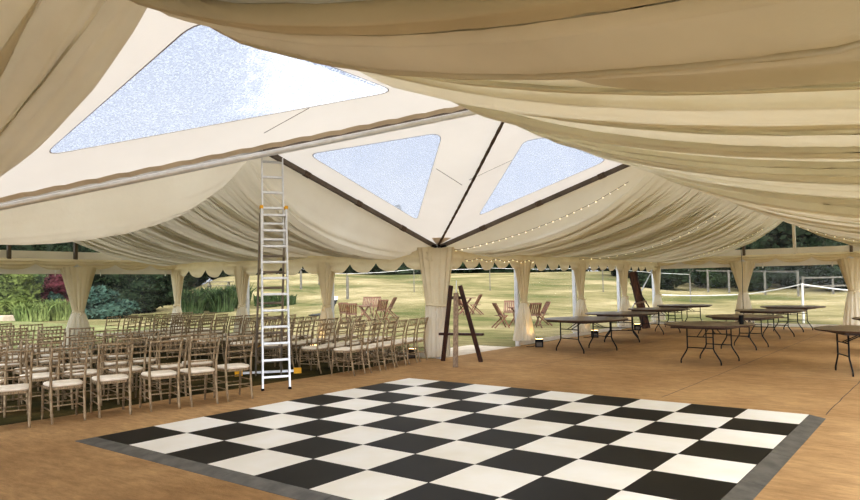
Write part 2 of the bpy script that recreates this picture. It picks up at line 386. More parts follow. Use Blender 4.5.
panel_with_hole('ceiling', [A_L, O_, I_], hole2, 'white roof membrane triangle around the middle clear roof light')
panel_with_hole('ceiling', [I_, O_, A_R], hole3, 'white roof membrane triangle around the right-hand clear roof light')
panel_with_hole('ceiling', [L_, A_L, O_], None, 'white roof membrane triangle beside the left wing')
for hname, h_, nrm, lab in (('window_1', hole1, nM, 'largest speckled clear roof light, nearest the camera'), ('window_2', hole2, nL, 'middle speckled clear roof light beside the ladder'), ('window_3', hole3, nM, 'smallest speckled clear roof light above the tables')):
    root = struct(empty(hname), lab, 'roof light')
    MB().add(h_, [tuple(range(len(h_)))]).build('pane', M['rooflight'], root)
    c = sum((Vector(p) for p in h_), Vector()) / len(h_); n_ = Vector(nrm).normalized()
    inn = [Vector(p) + (c - Vector(p)).normalized() * .008 - n_ * .006 for p in h_]; ou = [Vector(p) - (c - Vector(p)).normalized() * .008 - n_ * .006 for p in h_]
    k = len(h_); MB().add(inn + ou, [(i, (i + 1) % k, k + (i + 1) % k, k + i) for i in range(k)]).build('window_frame', pbr('weld_border', srgb(150, 140, 130), srgb(130, 120, 110), .6), root)
rc = MB()
rc.add([(X0, NEAR, EAVE), (X0, Y0, EAVE), (MX, Y0, RIDGE), (MX, NEAR, RIDGE)], [(0, 1, 2, 3)])
rc.add([(X0, Y1, EAVE), (X0, GY, EAVE), (MX, GY, RIDGE), (MX, Y1, RIDGE)], [(0, 1, 2, 3)])
rc.add([(X1, NEAR, EAVE), (X1, GY, EAVE), (MX, GY, RIDGE), (MX, NEAR, RIDGE)], [(0, 1, 2, 3)])
struct(rc.build('ceiling', M['roof']), 'white roof membrane over the right wing and near bays', 'roof')
rc = MB()
rc.add([(X0, Y1, EAVE), (GX, Y1, EAVE), (GX, MY, RIDGE), (X0, MY, RIDGE)], [(0, 1, 2, 3)])
rc.add([(X0, Y0, EAVE), (GX, Y0, EAVE), (GX, MY, RIDGE), (X0, MY, RIDGE)], [(0, 1, 2, 3)])
struct(rc.build('ceiling', M['roof']), 'white roof membrane over the left wing', 'roof')

# frame metalwork
def dn(p, d): return (p[0], p[1], p[2] - d)
def sbar(name, a, b_, w_, h_, m_, label, up=(0, 0, 1)):
    return struct(MB().bar(a, b_, w_, h_, up).build(name, m_, bevel=.006), label, 'frame')
def rafter(a, b_, label, m_='alu_dark', w_=.06, h_=.085, plates=3):
    r = struct(empty('rafter'), label, 'frame')
    a, b_ = Vector(dn(a, .06)), Vector(dn(b_, .06)); MB().bar(a, b_, w_, h_).build('beam', M[m_], r, bevel=.008)
    for k in range(plates):
        p = a.lerp(b_, (k + .7) / (plates + .6)); d = (b_ - a).normalized()
        MB().bar(p - d * .07, p + d * .07, w_ + .008, h_ + .008).build('bracket', M['rope'], r)
    return r
rafter(A_L, I_, 'dark rafter from the left wing ridge down to the inner corner post')
rafter(A_R, I_, 'dark rafter from the right wing ridge down to the inner corner post')
rafter(A_L, L_, 'rafter on the near side of the left wing opening', 'alu', plates=0)
rafter(A_L, O_, 'dark ridge beam from the ladder head to the roof centre', w_=.12, h_=.13, plates=0)
rafter(O_, A_R, 'ridge beam from the roof centre to the right wing', w_=.1, h_=.12, plates=0)
rafter(A_C, (X1, Y0, EAVE), 'near rafter hidden above the drape', plates=0)
struct(MB().tube([Vector(dn(L_, .10)).lerp(Vector(dn(O_, .10)), k / 10) for k in range(11)], .035, 10).build('valley_rail', M['alu_bright'], smooth=True), 'bright silver valley rail along the edge of the large roof light panel', 'frame')
fl_ = MB(); a, b_ = Vector(L_), Vector(O_); nseg = 60
fl_.grid([[a.lerp(b_, k / nseg) + Vector((.02 + .1 * q * .7, -.05 - .1 * q * .7, -.06 + .035 * q + .008 * math.sin(k * 2.1))) for k in range(nseg + 1)] for q in (0, 1)])
struct(fl_.build('trim_2', M['tan_flap']), 'tan laced flap above the silver valley rail', 'flap')
vs_ = MB(); pts = []
for k in range(41):
    t = k / 40; p = Vector(I_).lerp(Vector(O_), t); pts.append(p + Vector((-.09, .09, -.05)) * math.sin(PI * t) + Vector((0, 0, -.03)))
vs_.tube(pts, [.022 + .006 * (k % 2) for k in range(41)], 6)
struct(vs_.build('valley_lacing', M['rope']), 'dark laced seam running up from the inner corner between two roof lights', 'lacing')
def wire_line(pts, label, r=.004):
    return struct(MB().tube(pts, r, 5).build('trim_3', M['rope']), label, 'seam')
# seams in the roof membrane
def mainz(x, y, off=-.008): return (x, y, zx(x) + off)
wire_line([on_plane(436, 168, I_, nL) - np.array([0, 0, .01]), on_plane(462, 184.5, I_, nL) - np.array([0, 0, .01])], 'thin seam between the middle roof light and the laced valley')
wire_line([on_plane(469, 180, I_, nM), on_plane(512, 160, I_, nM)], 'thin seam between the laced valley and the right roof light')
wire_line([on_plane(264, 133, L_, nM), on_plane(309, 108, L_, nM)], 'thin seam below the large roof light')
# corner hub
hub = struct(empty('corner_hub'), 'metal hub plate where the rafters meet above the inner corner post', 'frame')
MB().lathe([(.0, -.12), (.07, -.12), (.08, -.08), (.08, -.02), (.05, 0), (0, 0)], 14, (X0 + .03, Y1 - .03, EAVE)).build('hub', M['alu'], hub)
for sx, sy in ((.22, -.02), (.02, -.22), (.15, -.15)):
    MB().bar((X0 + .03, Y1 - .03, EAVE - .06), (X0 + .03 + sx, Y1 - .03 + sy, EAVE - .03), .05, .04).build('bracket', M['steel_black'], hub)
MB().add([(X0 - .02, Y1 + .02, EAVE - .02), (X0 + .55, Y1 - .25, EAVE + .12), (X0 + .45, Y1 - .45, EAVE + .12), (X0 + .25, Y1 - .55, EAVE + .12)], [(0, 1, 2, 3)]).build('flap', M['tan_flap'], hub)

# ------------------------------------------------------------------ pleated roof linings
DV = [0, .25, .5, .93, 1.2, 1.75, 2.1, 2.65, 3.1, 3.5, 4.0, 4.4, 4.75]
SG = [0, .19, .31, .43, .50, .55, .56, .53, .48, .41, .30, .18, 0]
def sag(d, L=4.75): return float(np.interp(d / L * 4.75, DV, SG))
def hz(a, b_=0.): return (math.sin(a * 127.1 + b_ * 311.7) * 43758.5453) % 1
def folds(s, t, seed, pitch):
    "hang depth of the pleat (0 in the crease, about 1 at the belly) and its sideways lean, at station s, run t"
    f = 0; lat = 0; wv = s + .16 * pitch * nz(s * .5, t * 2.0, seed) + .8 * pitch * nz(s * .3, t * .9, seed + 3)
    for k, (p, a) in enumerate(((pitch, .55), (pitch * .41, .30), (pitch * .17, .15))):
        q = wv / p + hz(seed, k); q += .42 * nz(q * .37, seed * 1.7 + k, t * .5)
        i = math.floor(q); u = q - i; amp = .35 + .65 * hz(i, seed + k)
        sh = .32 + .36 * hz(i, seed + k + 9)
        c = (sh - u) / sh if u < sh else (u - sh) / (1 - sh)
        f += a * amp * (1 - c ** 2.6)
        lat += p * (.40, .30, .2)[k] * amp * math.sin(2 * PI * u) * (1 if hz(i, seed + 31) > .4 else -1)
    return f, lat
def lining(label, mat, frame, s0, s1, L, seed, pitch=.3, depth=.11, ke=1.3, kin=1.0, ease=.55, ds=.014, nt_=34, edge_panel=True, end_ease=0., drop=.06, kmap=None):
    """frame(s, d) -> (x, y) ; z from ridge profile. s runs along the ridge from the crossing edge."""
    n = max(2, int(abs(s1 - s0) / ds)); P = []
    total = abs(s1 - s0); off = hz(seed, 5)
    stations = [0, .012, .03, .05] if edge_panel else []
    stations += [.07 + (total - .07) * k / n for k in range(n + 1)] if edge_panel else [total * k / n for k in range(n + 1)]
    for u in stations:
        s = s0 + (s1 - s0) * u / total
        row = []
        if edge_panel: e = .03 + .97 * sstep(0, ease, u) if u > .0 else 0
        else: e = 1
        k_ = (ke + (kin - ke) * sstep(ease, ease + 1.6, u)) + .10 * nz(s * .8, seed)
        if kmap: k_ *= kmap(u)
        for j in range(nt_ + 1):
            t = j / nt_; t = t ** 1.15; d = L * t
            z = RIDGE - drop - d * (RIDGE - EAVE - .02) / L
            env = min(1, .25 + 3.2 * t) * min(1, .2 + 5 * (1 - t))
            fd, lat = folds(s * 1.0 + off * 7, t, seed, pitch)
            pe = sstep(ease * .35, ease * 1.2, u) if edge_panel else 1
            z -= sag(d, L) * k_ * (e ** .8)
            z -= depth * env * pe * (fd - .35)
            if edge_panel and pe < 1: z += .014 * (1 - pe) * nz(d * 5, u * 9, seed)
            x, y = frame(s + lat * env * pe, d); row.append((x, y, z))
        P.append(row)
    o = MB().grid(P).build('roof_lining', mat, smooth=True)
    return tag(o, label, 'drape', 'pleated roof linings')
lining('pleated cream lining on the far slope of the left wing, behind the ladder', M['lining_pale'], lambda s, d: (s, MY + d), X0 - .08, GX + .12, Y1 - MY, 11, .23, .27, 1.36, .84)
lining('smooth pale lining swag hanging above the left-hand block of chairs', M['lining_pale'], lambda s, d: (s, MY - d), X0 - .08, GX + .12, MY - Y0, 12, .30, .24, 1.32, .82, ease=.35)
lining('pleated cream lining over the tables, sweeping up from the inner corner', M['lining'], lambda s, d: (MX - d, s), Y1 + .08, GY - .1, MX - X0, 13, .23, .28, 1.2, .82, kmap=lambda u: 1 + .15 * sstep(5, 13, u))
lining('broad cream lining with long folds sweeping across the upper right', M['lining'], lambda s, d: (MX + d, s), Y0 + .1, GY - .1, X1 - MX, 14, .36, .32, .74, .80, edge_panel=False, kmap=lambda u: 1 + .26 * sstep(6, 20, u))
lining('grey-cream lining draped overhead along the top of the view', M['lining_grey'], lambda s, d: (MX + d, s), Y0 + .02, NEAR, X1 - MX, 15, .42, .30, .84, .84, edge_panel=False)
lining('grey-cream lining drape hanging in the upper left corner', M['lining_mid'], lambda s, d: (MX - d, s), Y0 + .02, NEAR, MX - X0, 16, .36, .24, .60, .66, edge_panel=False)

# ------------------------------------------------------------------ walls: clear window bays, posts, leg drapes, swagged valances
BAY = (GY - Y1) / 4; BAYL = (X0 - GX) / 3
WN = [4]
def window_bay(a, b_, zt=2.3, label='', band=(2.40, .12)):
    a, b_ = Vector((a[0], a[1], 0)), Vector((b_[0], b_[1], 0)); d = (b_ - a).normalized()
    r = struct(empty('window_%d' % WN[0]), label, 'window'); WN[0] += 1
    p = lambda u, z: tuple(a.lerp(b_, u) + Vector((0, 0, z)))
    MB().add([p(0, .02), p(1, .02), p(1, zt), p(0, zt)], [(0, 1, 2, 3)]).build('pane', M['film'], r)
    fr = MB(); fr.bar(p(0, band[0]), p(1, band[0]), .02, band[1]); fr.bar(p(0, .06), p(1, .06), .025, .10)
    fr.build('window_frame', M['pvc'], r)
    return r
def post(x, y, h=EAVE, label=''):
    return struct(MB().box(x - .05, x + .05, y - .05, y + .05, -.03, h).build('post', M['alu_bright'], bevel=.006), label, 'post')
def leg_drape(x, y, nx_, ny_, label, wt=.6, ww=.24, wb=.55, zt=2.2, zw=1.12, zb=.16, dep=.2, lean=0.):
    "nx_, ny_: direction along the wall"
    ang = math.atan2(ny_, nx_); r = thing('leg_drape', label, 'curtain', (x, y, 0), ang, 'tied cream drapes on the marquee legs')
    def ring(z, w_, dp_, k0, sh):
        pts = []
        for k in range(72):
            a = 2 * PI * k / 72
            f = 1 + (.13 + .08 * hz(k // 4, k0)) * math.sin(a * 13 + k0 + .6 * math.sin(a * 3 + z)) + .05 * math.sin(a * 29 + k0 * 2)
            pts.append((sh + math.cos(a) * w_ / 2 * f, math.sin(a) * dp_ / 2 * f, z))
        return pts + [pts[0]]
    k0 = hz(x, y) * 9; up_, lo_ = [], []
    for k in range(15):
        t = k / 14; w_ = ww + (wt - ww) * (1 - t) ** 1.05; up_.append(ring(zt + (zw - zt) * t, w_, max(.11, ww * .62) + (.19 - max(.11, ww * .62)) * (1 - t) if wt < .7 else .2, k0, lean * t))
    for k in range(13):
        t = k / 12; w_ = ww + (wb - ww) * (t ** .7); lo_.append(ring(zw + (zb - zw) * t, w_, max(.11, w_ * .62), k0 + 1, lean * (1 - .5 * t)))
    MB().grid(up_).build('upper_drape', M['curtain'], r, smooth=True)
    MB().grid(lo_).build('lower_drape', M['voile'], r, smooth=True)
    tie = MB(); P_ = []
    for i in range(25):
        a = 2 * PI * i / 24; P_.append((lean + math.cos(a) * (ww / 2 + .012), math.sin(a) * (max(.11, ww * .62) / 2 + .012), zw + .015 * math.sin(a * 2)))
    tie.tube(P_, .026, 8, cap=False); tie.tube([(lean, -.1, zw), (lean + .02, -.125, zw - .05), (lean - .01, -.12, zw - .11)], [.03, .03, .012], 7)
    tie.build('tie_band', M['curtain'], r, smooth=True)
    return r
def valance(a, b_, n, inward, label, zt=2.46, dep=.17, flat=.34):
    a, b_ = Vector((a[0], a[1], 0)), Vector((b_[0], b_[1], 0)); iw = Vector((inward[0], inward[1], 0)); per = 18; P_ = []
    L_n = (b_ - a).length
    for k in range(n * per + 1):
        u = k / per; fr_ = u - math.floor(u); c = 1 - abs(2 * fr_ - 1) ** 2.6
        amp = .85 + .3 * hz(math.floor(u), n); row = []
        base = a.lerp(b_, k / (n * per))
        for j in range(15):
            t = j / 14; drop = flat * t + dep * amp * c * t
            bulge = .05 + .13 * min(1, t * 4) + .085 * math.sin(PI * min(1, t * .98)) * (.35 + .65 * c) + .026 * math.sin(t * 19 + c * 4) * c + .012 * (1 - c) * math.sin(t * 9)
            row.append(base + iw * bulge + Vector((0, 0, zt - drop)))
        P_.append(row)
    return tag(MB().grid(P_).build('valance', M['curtain'], smooth=True), label, 'valance', 'swagged cream valances under the eaves')
O_N = ['first', 'second', 'third', 'fourth', 'fifth', 'sixth', 'seventh', 'eighth', 'ninth', 'tenth', 'eleventh', 'twelfth', 'thirteenth']
# right wing wall (x = X0)
for k in range(1, 4):
    window_bay((X0, Y1 + BAY * k), (X0, Y1 + BAY * (k + 1)), label='clear window bay of the right wing, %s from the inner corner' % O_N[k])
for k in range(1, 4): post(X0, Y1 + BAY * k, label='white metal leg of the right wing wall, %s from the inner corner' % O_N[k - 1])
post(X0, Y1, label='metal leg at the inner corner of the marquee'); post(X0, GY, label='metal leg at the far corner of the right wing')
struct(MB().bar((X0, Y1, EAVE - .06), (X0, GY, EAVE - .06), .08, .12).build('eave_beam', M['alu']), 'eave beam of the right wing wall', 'frame')
leg_drape(X0 - .02, Y1 - .06, .8, .6, 'wide cream drape on the inner corner leg behind the easel', .70, .40, .48, 2.42, 1.16, .06, .1)
for k in range(1, 5):
    leg_drape(X0 + .17, Y1 + BAY * k - (.15 if k == 4 else 0), 0.12, 1, ['', 'tied cream drape just right of the easel, glowing at its foot', 'tied cream drape behind the left end of the front-left table', 'tied cream drape left of the leaning dark board', 'tied cream drape right of the leaning board at the far corner'][k], .62, .17, .64, lean=.05)
valance((X0, Y1), (X0, GY), 20, (1, 0), 'cream scalloped valance along the right wing wall')
struct(MB().bar((X0 + .16, Y1 + .1, EAVE - .12), (X0 + .16, Y1 + BAY, EAVE - .12), .02, .10).build('trim_4', M['pvc']), 'white band above the open doorway beside the easel', 'band')
struct(MB().box(X0 - 1.3, X0 - .02, Y1 + .45, Y1 + BAY - .25, -.035, -.004).build('path', M['pale_path']), 'pale strip of ground outside the open doorway beside the easel', 'path')  # added slab; daylight falling at the doorway is put into its pale colour
# left wing far wall (y = Y1)
for k in range(3):
    window_bay((X0 - BAYL * k, Y1), (X0 - BAYL * (k + 1), Y1), label='clear window bay of the left wing side, %s from the inner corner' % O_N[k])
for k in range(1, 4): post(X0 - BAYL * k, Y1, label='white metal leg of the left wing side, %s from the inner corner' % O_N[k - 1])
struct(MB().bar((X0, Y1, EAVE - .06), (GX, Y1, EAVE - .06), .08, .12).build('eave_beam', M['alu']), 'eave beam of the left wing far side', 'frame')
for k in range(1, 4):
    leg_drape(X0 - BAYL * k + (.2 if k == 3 else 0), Y1 - .17, 1, 0, ['', 'tied cream drape right of the ladder, next to the corner drape', 'tied cream drape just left of the ladder', 'tied cream drape at the far corner of the left wing'][k], .62, .18, .58)
valance((X0, Y1), (GX, Y1), 12, (0, -1), 'cream scalloped valance along the far side of the left wing', dep=.20)
# gables
def gable(kind):
    if kind == 'left':
        P_ = lambda u, z, o=0: (GX + o, u, z); c, lo_, hi__ = MY, Y0, Y1; inw = (1, 0); zr = zy
        us = [Y0, 2.0, 5.14, Y1]; ups = [3.48, 5.12, 2.0]
    else:
        P_ = lambda u, z, o=0: (u, GY - o, z); c, lo_, hi__ = MX, X0, X1; inw = (0, -1); zr = zx
        us = [X0, 1.66, 4.88, X1]; ups = [1.70, 3.27, 4.88]
    for k in range(3):
        a, b_ = P_(us[k], 0), P_(us[k + 1], 0)
        window_bay(a[:2], b_[:2], label='clear window bay in the %s gable end, %s from the corner' % (kind, O_N[k]), band=(2.24, .40))
    r = struct(empty('window_%d' % WN[0]), 'clear triangular window in the %s gable above the transom' % kind, 'window'); WN[0] += 1
    MB().add([P_(lo_, 2.55), P_(hi__, 2.55), P_(c, RIDGE)], [(0, 1, 2)]).build('pane', M['film'], r)
    fr = MB(); fr.bar(P_(lo_, 2.53), P_(hi__, 2.53), .03, .22); fr.build('window_frame', M['pvc'], r)
    for k, u in enumerate(ups):
        wide = kind == 'right' and k == 1
        struct(MB().bar(P_(u, 2.4, .05), P_(u, zr(u), .05), .14 if wide else .10, .08, up=(P_(1, 0)[0] - P_(0, 0)[0], P_(1, 0)[1] - P_(0, 0)[1], 0)).build('gable_upright', M['pvc'] if wide else M['alu_dark']), '%s upright in the %s gable triangle, %s of three' % ('white' if wide else 'grey', kind, O_N[k]), 'frame')
    for k in (1, 2): 
        q = P_(us[k], 0); post(q[0], q[1], label='metal leg under the %s gable transom, %s from the corner' % (kind, O_N[k - 1]))
    a, b_ = P_(lo_, 0), P_(hi__, 0)
    valance(a[:2], b_[:2], 9, inw, 'cream swagged valance across the %s gable end' % kind, zt=2.44, dep=.15, flat=.14)
    rafter(P_(c, RIDGE), P_(lo_, EAVE), 'end rafter of the %s gable, first side' % kind, 'alu', plates=0); rafter(P_(c, RIDGE), P_(hi__, EAVE), 'end rafter of the %s gable, second side' % kind, 'alu', plates=0)
    return us, P_
gable('left'); gable('right')
leg_drape(GX + .19, 5.14, 0, 1, 'tied cream drape on the left gable leg, behind the chairs', .84, .26, .70, 2.22, 1.02, .1)
leg_drape(1.66, GY - .19, 1, 0, 'tied cream drape on the right gable leg, behind the tables', .74, .22, .56, 2.22, 1.2, .1)
leg_drape(4.92, GY - .19, 1, 0, 'tied cream drape at the right edge of the view', .74, .26, .62, 2.22, 1.2, .1)
# right-hand long wall and the near side of the left wing: plain clear bays
for k in range(5):
    y0_ = 5.0 + (GY - 5.0) * k / 5; window_bay((X1, y0_), (X1, 5.0 + (GY - 5.0) * (k + 1) / 5), label='clear window bay of the long right wall, %s from the camera' % O_N[k])
struct(MB().bar((X1, NEAR, EAVE - .06), (X1, GY, EAVE - .06), .08, .12).build('eave_beam', M['alu']), 'eave beam of the long right wall', 'frame')
# strap tails hanging from the eaves
for px_, py_, X_, lab in ((150, 0, None, ''),):
    pass
def strap(x, y, label, z=2.14, l=.16):
    o = MB().box(-.018, .018, -.006, .006, -l, 0).build('strap_tail', M['white_rope']); o.location = (x, y, z); return tag(o, label, 'strap', 'white strap tails under the valances')
for k, u in enumerate((4.55, 5.75, 7.7)): strap(GX + .16, u, 'white strap tail under the left gable valance, %s from its drape' % ['just left', 'just right', 'farthest right'][k])
for k, u in enumerate((2.05, 2.3, 4.35)): strap(u, GY - .16, 'white strap tail under the right gable valance, %s' % ['nearest the middle drape', 'second from the middle drape', 'nearest the right-hand drape'][k])
strap(X0 + .16, Y1 + BAY * 2 - .5, 'white strap tail under the right wing valance above the front-left table')
strap(X0 + .16, Y1 + BAY * 3 - .55, 'white strap tail under the right wing valance left of the leaning board')

# ------------------------------------------------------------------ dance floor
NXF, NYF = 9, 8
df = thing('dance_floor', 'black and white chequered dance floor laid on the brown matting', 'dance floor', (0, 0, 0))
b = MB()
for v_ in range(NXF):
    for u_ in range(NYF):
        b.cur = (u_ + v_) % 2
        g_ = .0016
        b.add([(v_ * S + g_, u_ * S + g_, .03), ((v_ + 1) * S - g_, u_ * S + g_, .03), ((v_ + 1) * S - g_, (u_ + 1) * S - g_, .03), (v_ * S + g_, (u_ + 1) * S - g_, .03)], [(0, 1, 2, 3)])
b.cur = 2; b.box(0, NXF * S, 0, NYF * S, .001, .0292)
b.build('chequered_deck', [M['check_black'], M['check_white'], M['steel_black']], df)
e = MB(); wR = .17
def ramp_piece(e, a, b_, c, d): e.add([(*a, .030), (*b_, .030), (*c, .004), (*d, .004), (*a, .001), (*b_, .001), (*c, .001), (*d, .001)], [(0, 1, 2, 3), (3, 2, 6, 7), (0, 3, 7, 4), (1, 5, 6, 2)])
nP = 5
for k in range(nP):
    x0_, x1_ = NXF * S * k / nP + .003, NXF * S * (k + 1) / nP - .003
    ramp_piece(e, (x0_, -.003), (x1_, -.003), (x1_ + (wR if k == nP - 1 else 0), -wR), (x0_ - (.12 if k == 0 else 0), -wR))
e.build('edging_ramp', M['ramp'], df)
e = MB(); xe = NXF * S
for k in range(nP):
    y0_, y1_ = NYF * S * k / nP + .003, NYF * S * (k + 1) / nP - .003
    ramp_piece(e, (xe + .003, y1_), (xe + .003, y0_), (xe + wR, y0_ - (wR if k == 0 else 0)), (xe + wR, y1_ - (0.02 if k == nP - 1 else 0)))
e.build('edging_ramp', M['ramp'], df)

# ------------------------------------------------------------------ chairs
def make_chair():
    r = empty('spindle_back_chair')
    wl = M['wood_lime']; sw, sd = .19, .185
    def leg(x, back):
        m_ = MB()
        if back:
            zs = [(0, -.265), (.12, -.232), (.28, -.203), (.45, -.19), (.6, -.200), (.75, -.232), (.93, -.292)]
            m_.tube([(x * (1 + .10 * (z - .45)), y, z) for z, y in zs], [.015, .017, .018, .018, .0165, .0155, .014], 7)
            for z, y in ((.12, -.232), (.28, -.203)): m_.lathe([(.0, -.008), (.022, -.004), (.022, .004), (0, .008)], 8, (x * (1 + .10 * (z - .45)), y, z))
        else:
            zs = [(0, .215), (.15, .203), (.3, .19), (.44, .18)]
            m_.tube([(x * 1.04, y, z) for z, y in zs], [.014, .0165, .018, .018], 7)
            for z, y in ((.12, .205), (.28, .192)): m_.lathe([(.0, -.008), (.022, -.004), (.022, .004), (0, .008)], 8, (x * 1.04, y, z))
        return m_
    for x in (-sw, sw):
        leg(x, False).build('leg', wl, r, smooth=True); leg(x, True).build('leg', wl, r, smooth=True)
    m_ = MB(); n = 28; ol = []
    for k in range(n):
        a = 2 * PI * k / n; c, s_ = math.cos(a), math.sin(a); q = (abs(c) ** 5 + abs(s_) ** 5) ** (-1 / 5)
        ol.append((c * q * (.205 + .012 * (s_ > 0)), s_ * q * .205))
    def slab(m_, ol, prof):
        base = len(m_.v)
        for sc_, z in prof:
            for x, y in ol: m_.v.append((x * sc_, y * sc_, z))
        for i in range(len(prof) - 1):
            for k in range(n): m_.f.append((base + i * n + k, base + i * n + (k + 1) % n, base + (i + 1) * n + (k + 1) % n, base + (i + 1) * n + k)); m_.m.append(0)
        for i, rv in ((0, 1), (len(prof) - 1, 0)):
            m_.f.append(tuple(base + i * n + k for k in (range(n - 1, -1, -1) if rv else range(n)))); m_.m.append(0)
        return m_
    slab(MB(), ol, [(.9, .405), (1, .412), (1.0, .435), (.97, .442)]).build('seat', wl, r)
    cu = slab(MB(), ol, [(.93, .443), (.99, .455), (.99, .470), (.93, .482), (.6, .489), (.2, .491)]).build('seat_pad', M['pad'], r, smooth=True)
    tag(cu, 'ivory seat pad')
    bk = MB()
    def rail(z, y, rr, bow=.02):
        bk.tube([(-sw * (1 + .10 * (z - .45)) + 2 * sw * (1 + .10 * (z - .45)) * k / 6, y - bow * math.sin(PI * k / 6), z) for k in range(7)], rr, 6)
    yb = lambda z: float(np.interp(z, [.45, .6, .75, .93], [-.19, -.200, -.232, -.292]))
    for z, rr in ((.915, .0135), (.79, .011), (.70, .011), (.61, .011)): rail(z, yb(z), rr)
    for k in range(5):
        x = -.125 + k * .0625; bo = -.02 * math.sin(PI * (x + .2) / .4)
        bk.tube([(x, yb(.79) + bo, .79), (x, yb(.915) + bo, .915)], .0075, 5)
    bk.build('backrest', wl, r, smooth=True)
    st = MB()
    for x in (-sw * 1.03, sw * 1.03):
        for z in (.17, .27): st.tube([(x, .2, z), (x, float(np.interp(z, [.12, .28], [-.232, -.203])), z)], .0095, 5)
    for y, z in ((.2, .21), (.197, .30), (-.215, .22)): st.tube([(-sw, y, z), (sw, y, z)], .0095, 5)
    st.build('stretcher', wl, r, smooth=True)
    return r
CH0 = make_chair(); used = [False]
BACKS = []
def put_chair(x, y, rz, label):
    o = CH0 if not used[0] else copy_tree(CH0); used[0] = True
    o.location = (x, y, 0.001 if x > MATX + .3 else -.01); o.rotation_euler = (0, 0, rz)
    tag(o, label, 'chair', 'limewashed chairs set out in rows'); return o
SKIP = {('right', 3, 5), ('right', 6, 5)}
left_c = [2.52, 2.0, 1.48, .93, .38, -.19, -.75]
right_c = [5.33, 5.80, 6.27, 6.74, 7.21, 7.68]
def row_x(y): return float(np.interp(y, [-.8, -.3, .3, .85, 1.4, 1.9, 2.45, 4, 5.6, 6.1, 7, 8], [-1.46, -1.38, -1.29, -1.13, -1.03, -.86, -.74, -1.0, -1.22, -1.22, -1.42, -1.6]))
ROWOFF = {'left': [0, 1.03, 2.2, 3.45, 4.65, 5.75, 7.1, 8.2], 'right': [0, .85, 1.95, 3.05, 4.2, 5.3, 6.45, 7.6, 8.65]}
NROW = 9
random.seed(21)
for k in range(NROW):
    rown = 'row nearest the dance floor' if k == 0 else '%s row from the dance floor' % O_N[k]
    for side, ys_ in (('left', left_c), ('right', right_c)):
        if k >= len(ROWOFF[side]): continue
        for j, y in enumerate(ys_):
            jx, jy, ja = random.uniform(-.05, .05), random.uniform(-.04, .04), random.uniform(-.09, .09)
            yy = y + jy + (0 if k == 0 else (.12 * math.sin(k * 2.3) if side == 'left' else 0.03 * math.sin(k * 1.7)))
            if side == 'right': yy = y + jy * .08; ja *= .3; jx *= .3
            x = row_x(y) - .24 - ROWOFF[side][k] + jx
            if (side, k, j) in SKIP or x < GX + .6: continue
            put_chair(x, yy, PI / 2 + ja + (-.26 if side == 'left' else .22), 'limewashed spindle-back chair, %s block, %s, %s from the aisle' % (side, rown, O_N[j]))

# ------------------------------------------------------------------ ladder
fb = Vector((-1.08, 3.39, 0)); bb = Vector((-2.70, 4.56, 0)); wd = Vector((.5, .866, 0)).normalized()
apx = fb.lerp(bb, .20); d_ = ray(270, 209); tt = np.dot(np.array([apx.x, apx.y]) - CAM[:2], d_[:2]) / np.dot(d_[:2], d_[:2]); apx.z = float(CAM[2] + d_[2] * tt)
ld = thing('ladder', 'tall silver aluminium extension ladder with yellow caps standing in the aisle', 'ladder', (fb.x, fb.y, 0))
loc = lambda p: p - Vector((fb.x, fb.y, 0))
def ladder_section(name, a, b_, wa, wb, n, m_, t0=.05, t1=.97, rail=(.028, .075), capm=None, feet=True):
    nrm = (b_ - a).cross(wd).normalized()
    q = []
    s_ = MB()
    for s0 in (-1, 1): s_.bar(loc(a + wd * (s0 * wa / 2)), loc(b_ + wd * (s0 * wb / 2)), rail[0], rail[1], up=nrm)
    root_ = s_.build(name, m_, ld, bevel=.003)
    for k in range(n):
        t = t0 + (t1 - t0) * k / (n - 1); p = a.lerp(b_, t); w_ = wa + (wb - wa) * t
        MB().bar(loc(p - wd * w_ / 2), loc(p + wd * w_ / 2), .038, .034, up=nrm).build('rung', m_, root_, bevel=.004)
    for s0 in (-1, 1):
        if feet: MB().bar(loc(a + wd * (s0 * wa / 2)), loc(a.lerp(b_, .012) + wd * (s0 * wa / 2)), rail[0] + .012, rail[1] + .012, up=nrm).build('foot', M['black'], root_)
        if capm:
            e_ = b_ + wd * (s0 * wb / 2); MB().bar(loc(e_), loc(e_ + (b_ - a).normalized() * .05), rail[0] + .02, rail[1] + .02, up=nrm).build('cap', capm, root_)
    return root_
fdir = (apx - fb).normalized()
off = (apx - fb).cross(wd).normalized()
if off.dot(Vector(CAM) - fb) < 0: off = -off
ladder_section('front_section', fb, apx, .42, .40, 11, M['alu_bright'], .07, .965, capm=M['yellow'])
dt = ray(269, 157); k_ = apx - fb; nn_ = np.array([k_.x, k_.y]); 
def _py(p):
    q = (np.array(p) - CAM) @ RM; return 250 - F * q[2] / q[1]
tq = 1.0
while _py(fb + k_ * tq) > 157 and tq < 1.8: tq += .005
top = fb + k_ * tq
ladder_section('extension_section', fb + fdir * (apx - fb).length * .80 - off * .085, top - off * .085, .345, .34, 6, M['alu_bright'], .06, .95, rail=(.024, .06), feet=False)
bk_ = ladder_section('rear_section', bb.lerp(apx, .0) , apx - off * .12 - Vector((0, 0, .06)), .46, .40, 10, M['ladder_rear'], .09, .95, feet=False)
bdir = Vector((.61, .79, 0)); sb = MB().bar(loc(bb - bdir * .52 + Vector((0, 0, .05))), loc(bb + bdir * .52 + Vector((0, 0, .05))), .06, .04).build('stabiliser_bar', M['alu_bright'], ld)
for s0 in (-1, 1):
    MB().bar(loc(bb + bdir * (s0 * .46) + Vector((0, 0, .05))), loc(bb + bdir * (s0 * .60) + Vector((0, 0, .05))), .085, .10).build('end_cap', M['yellow'], sb)
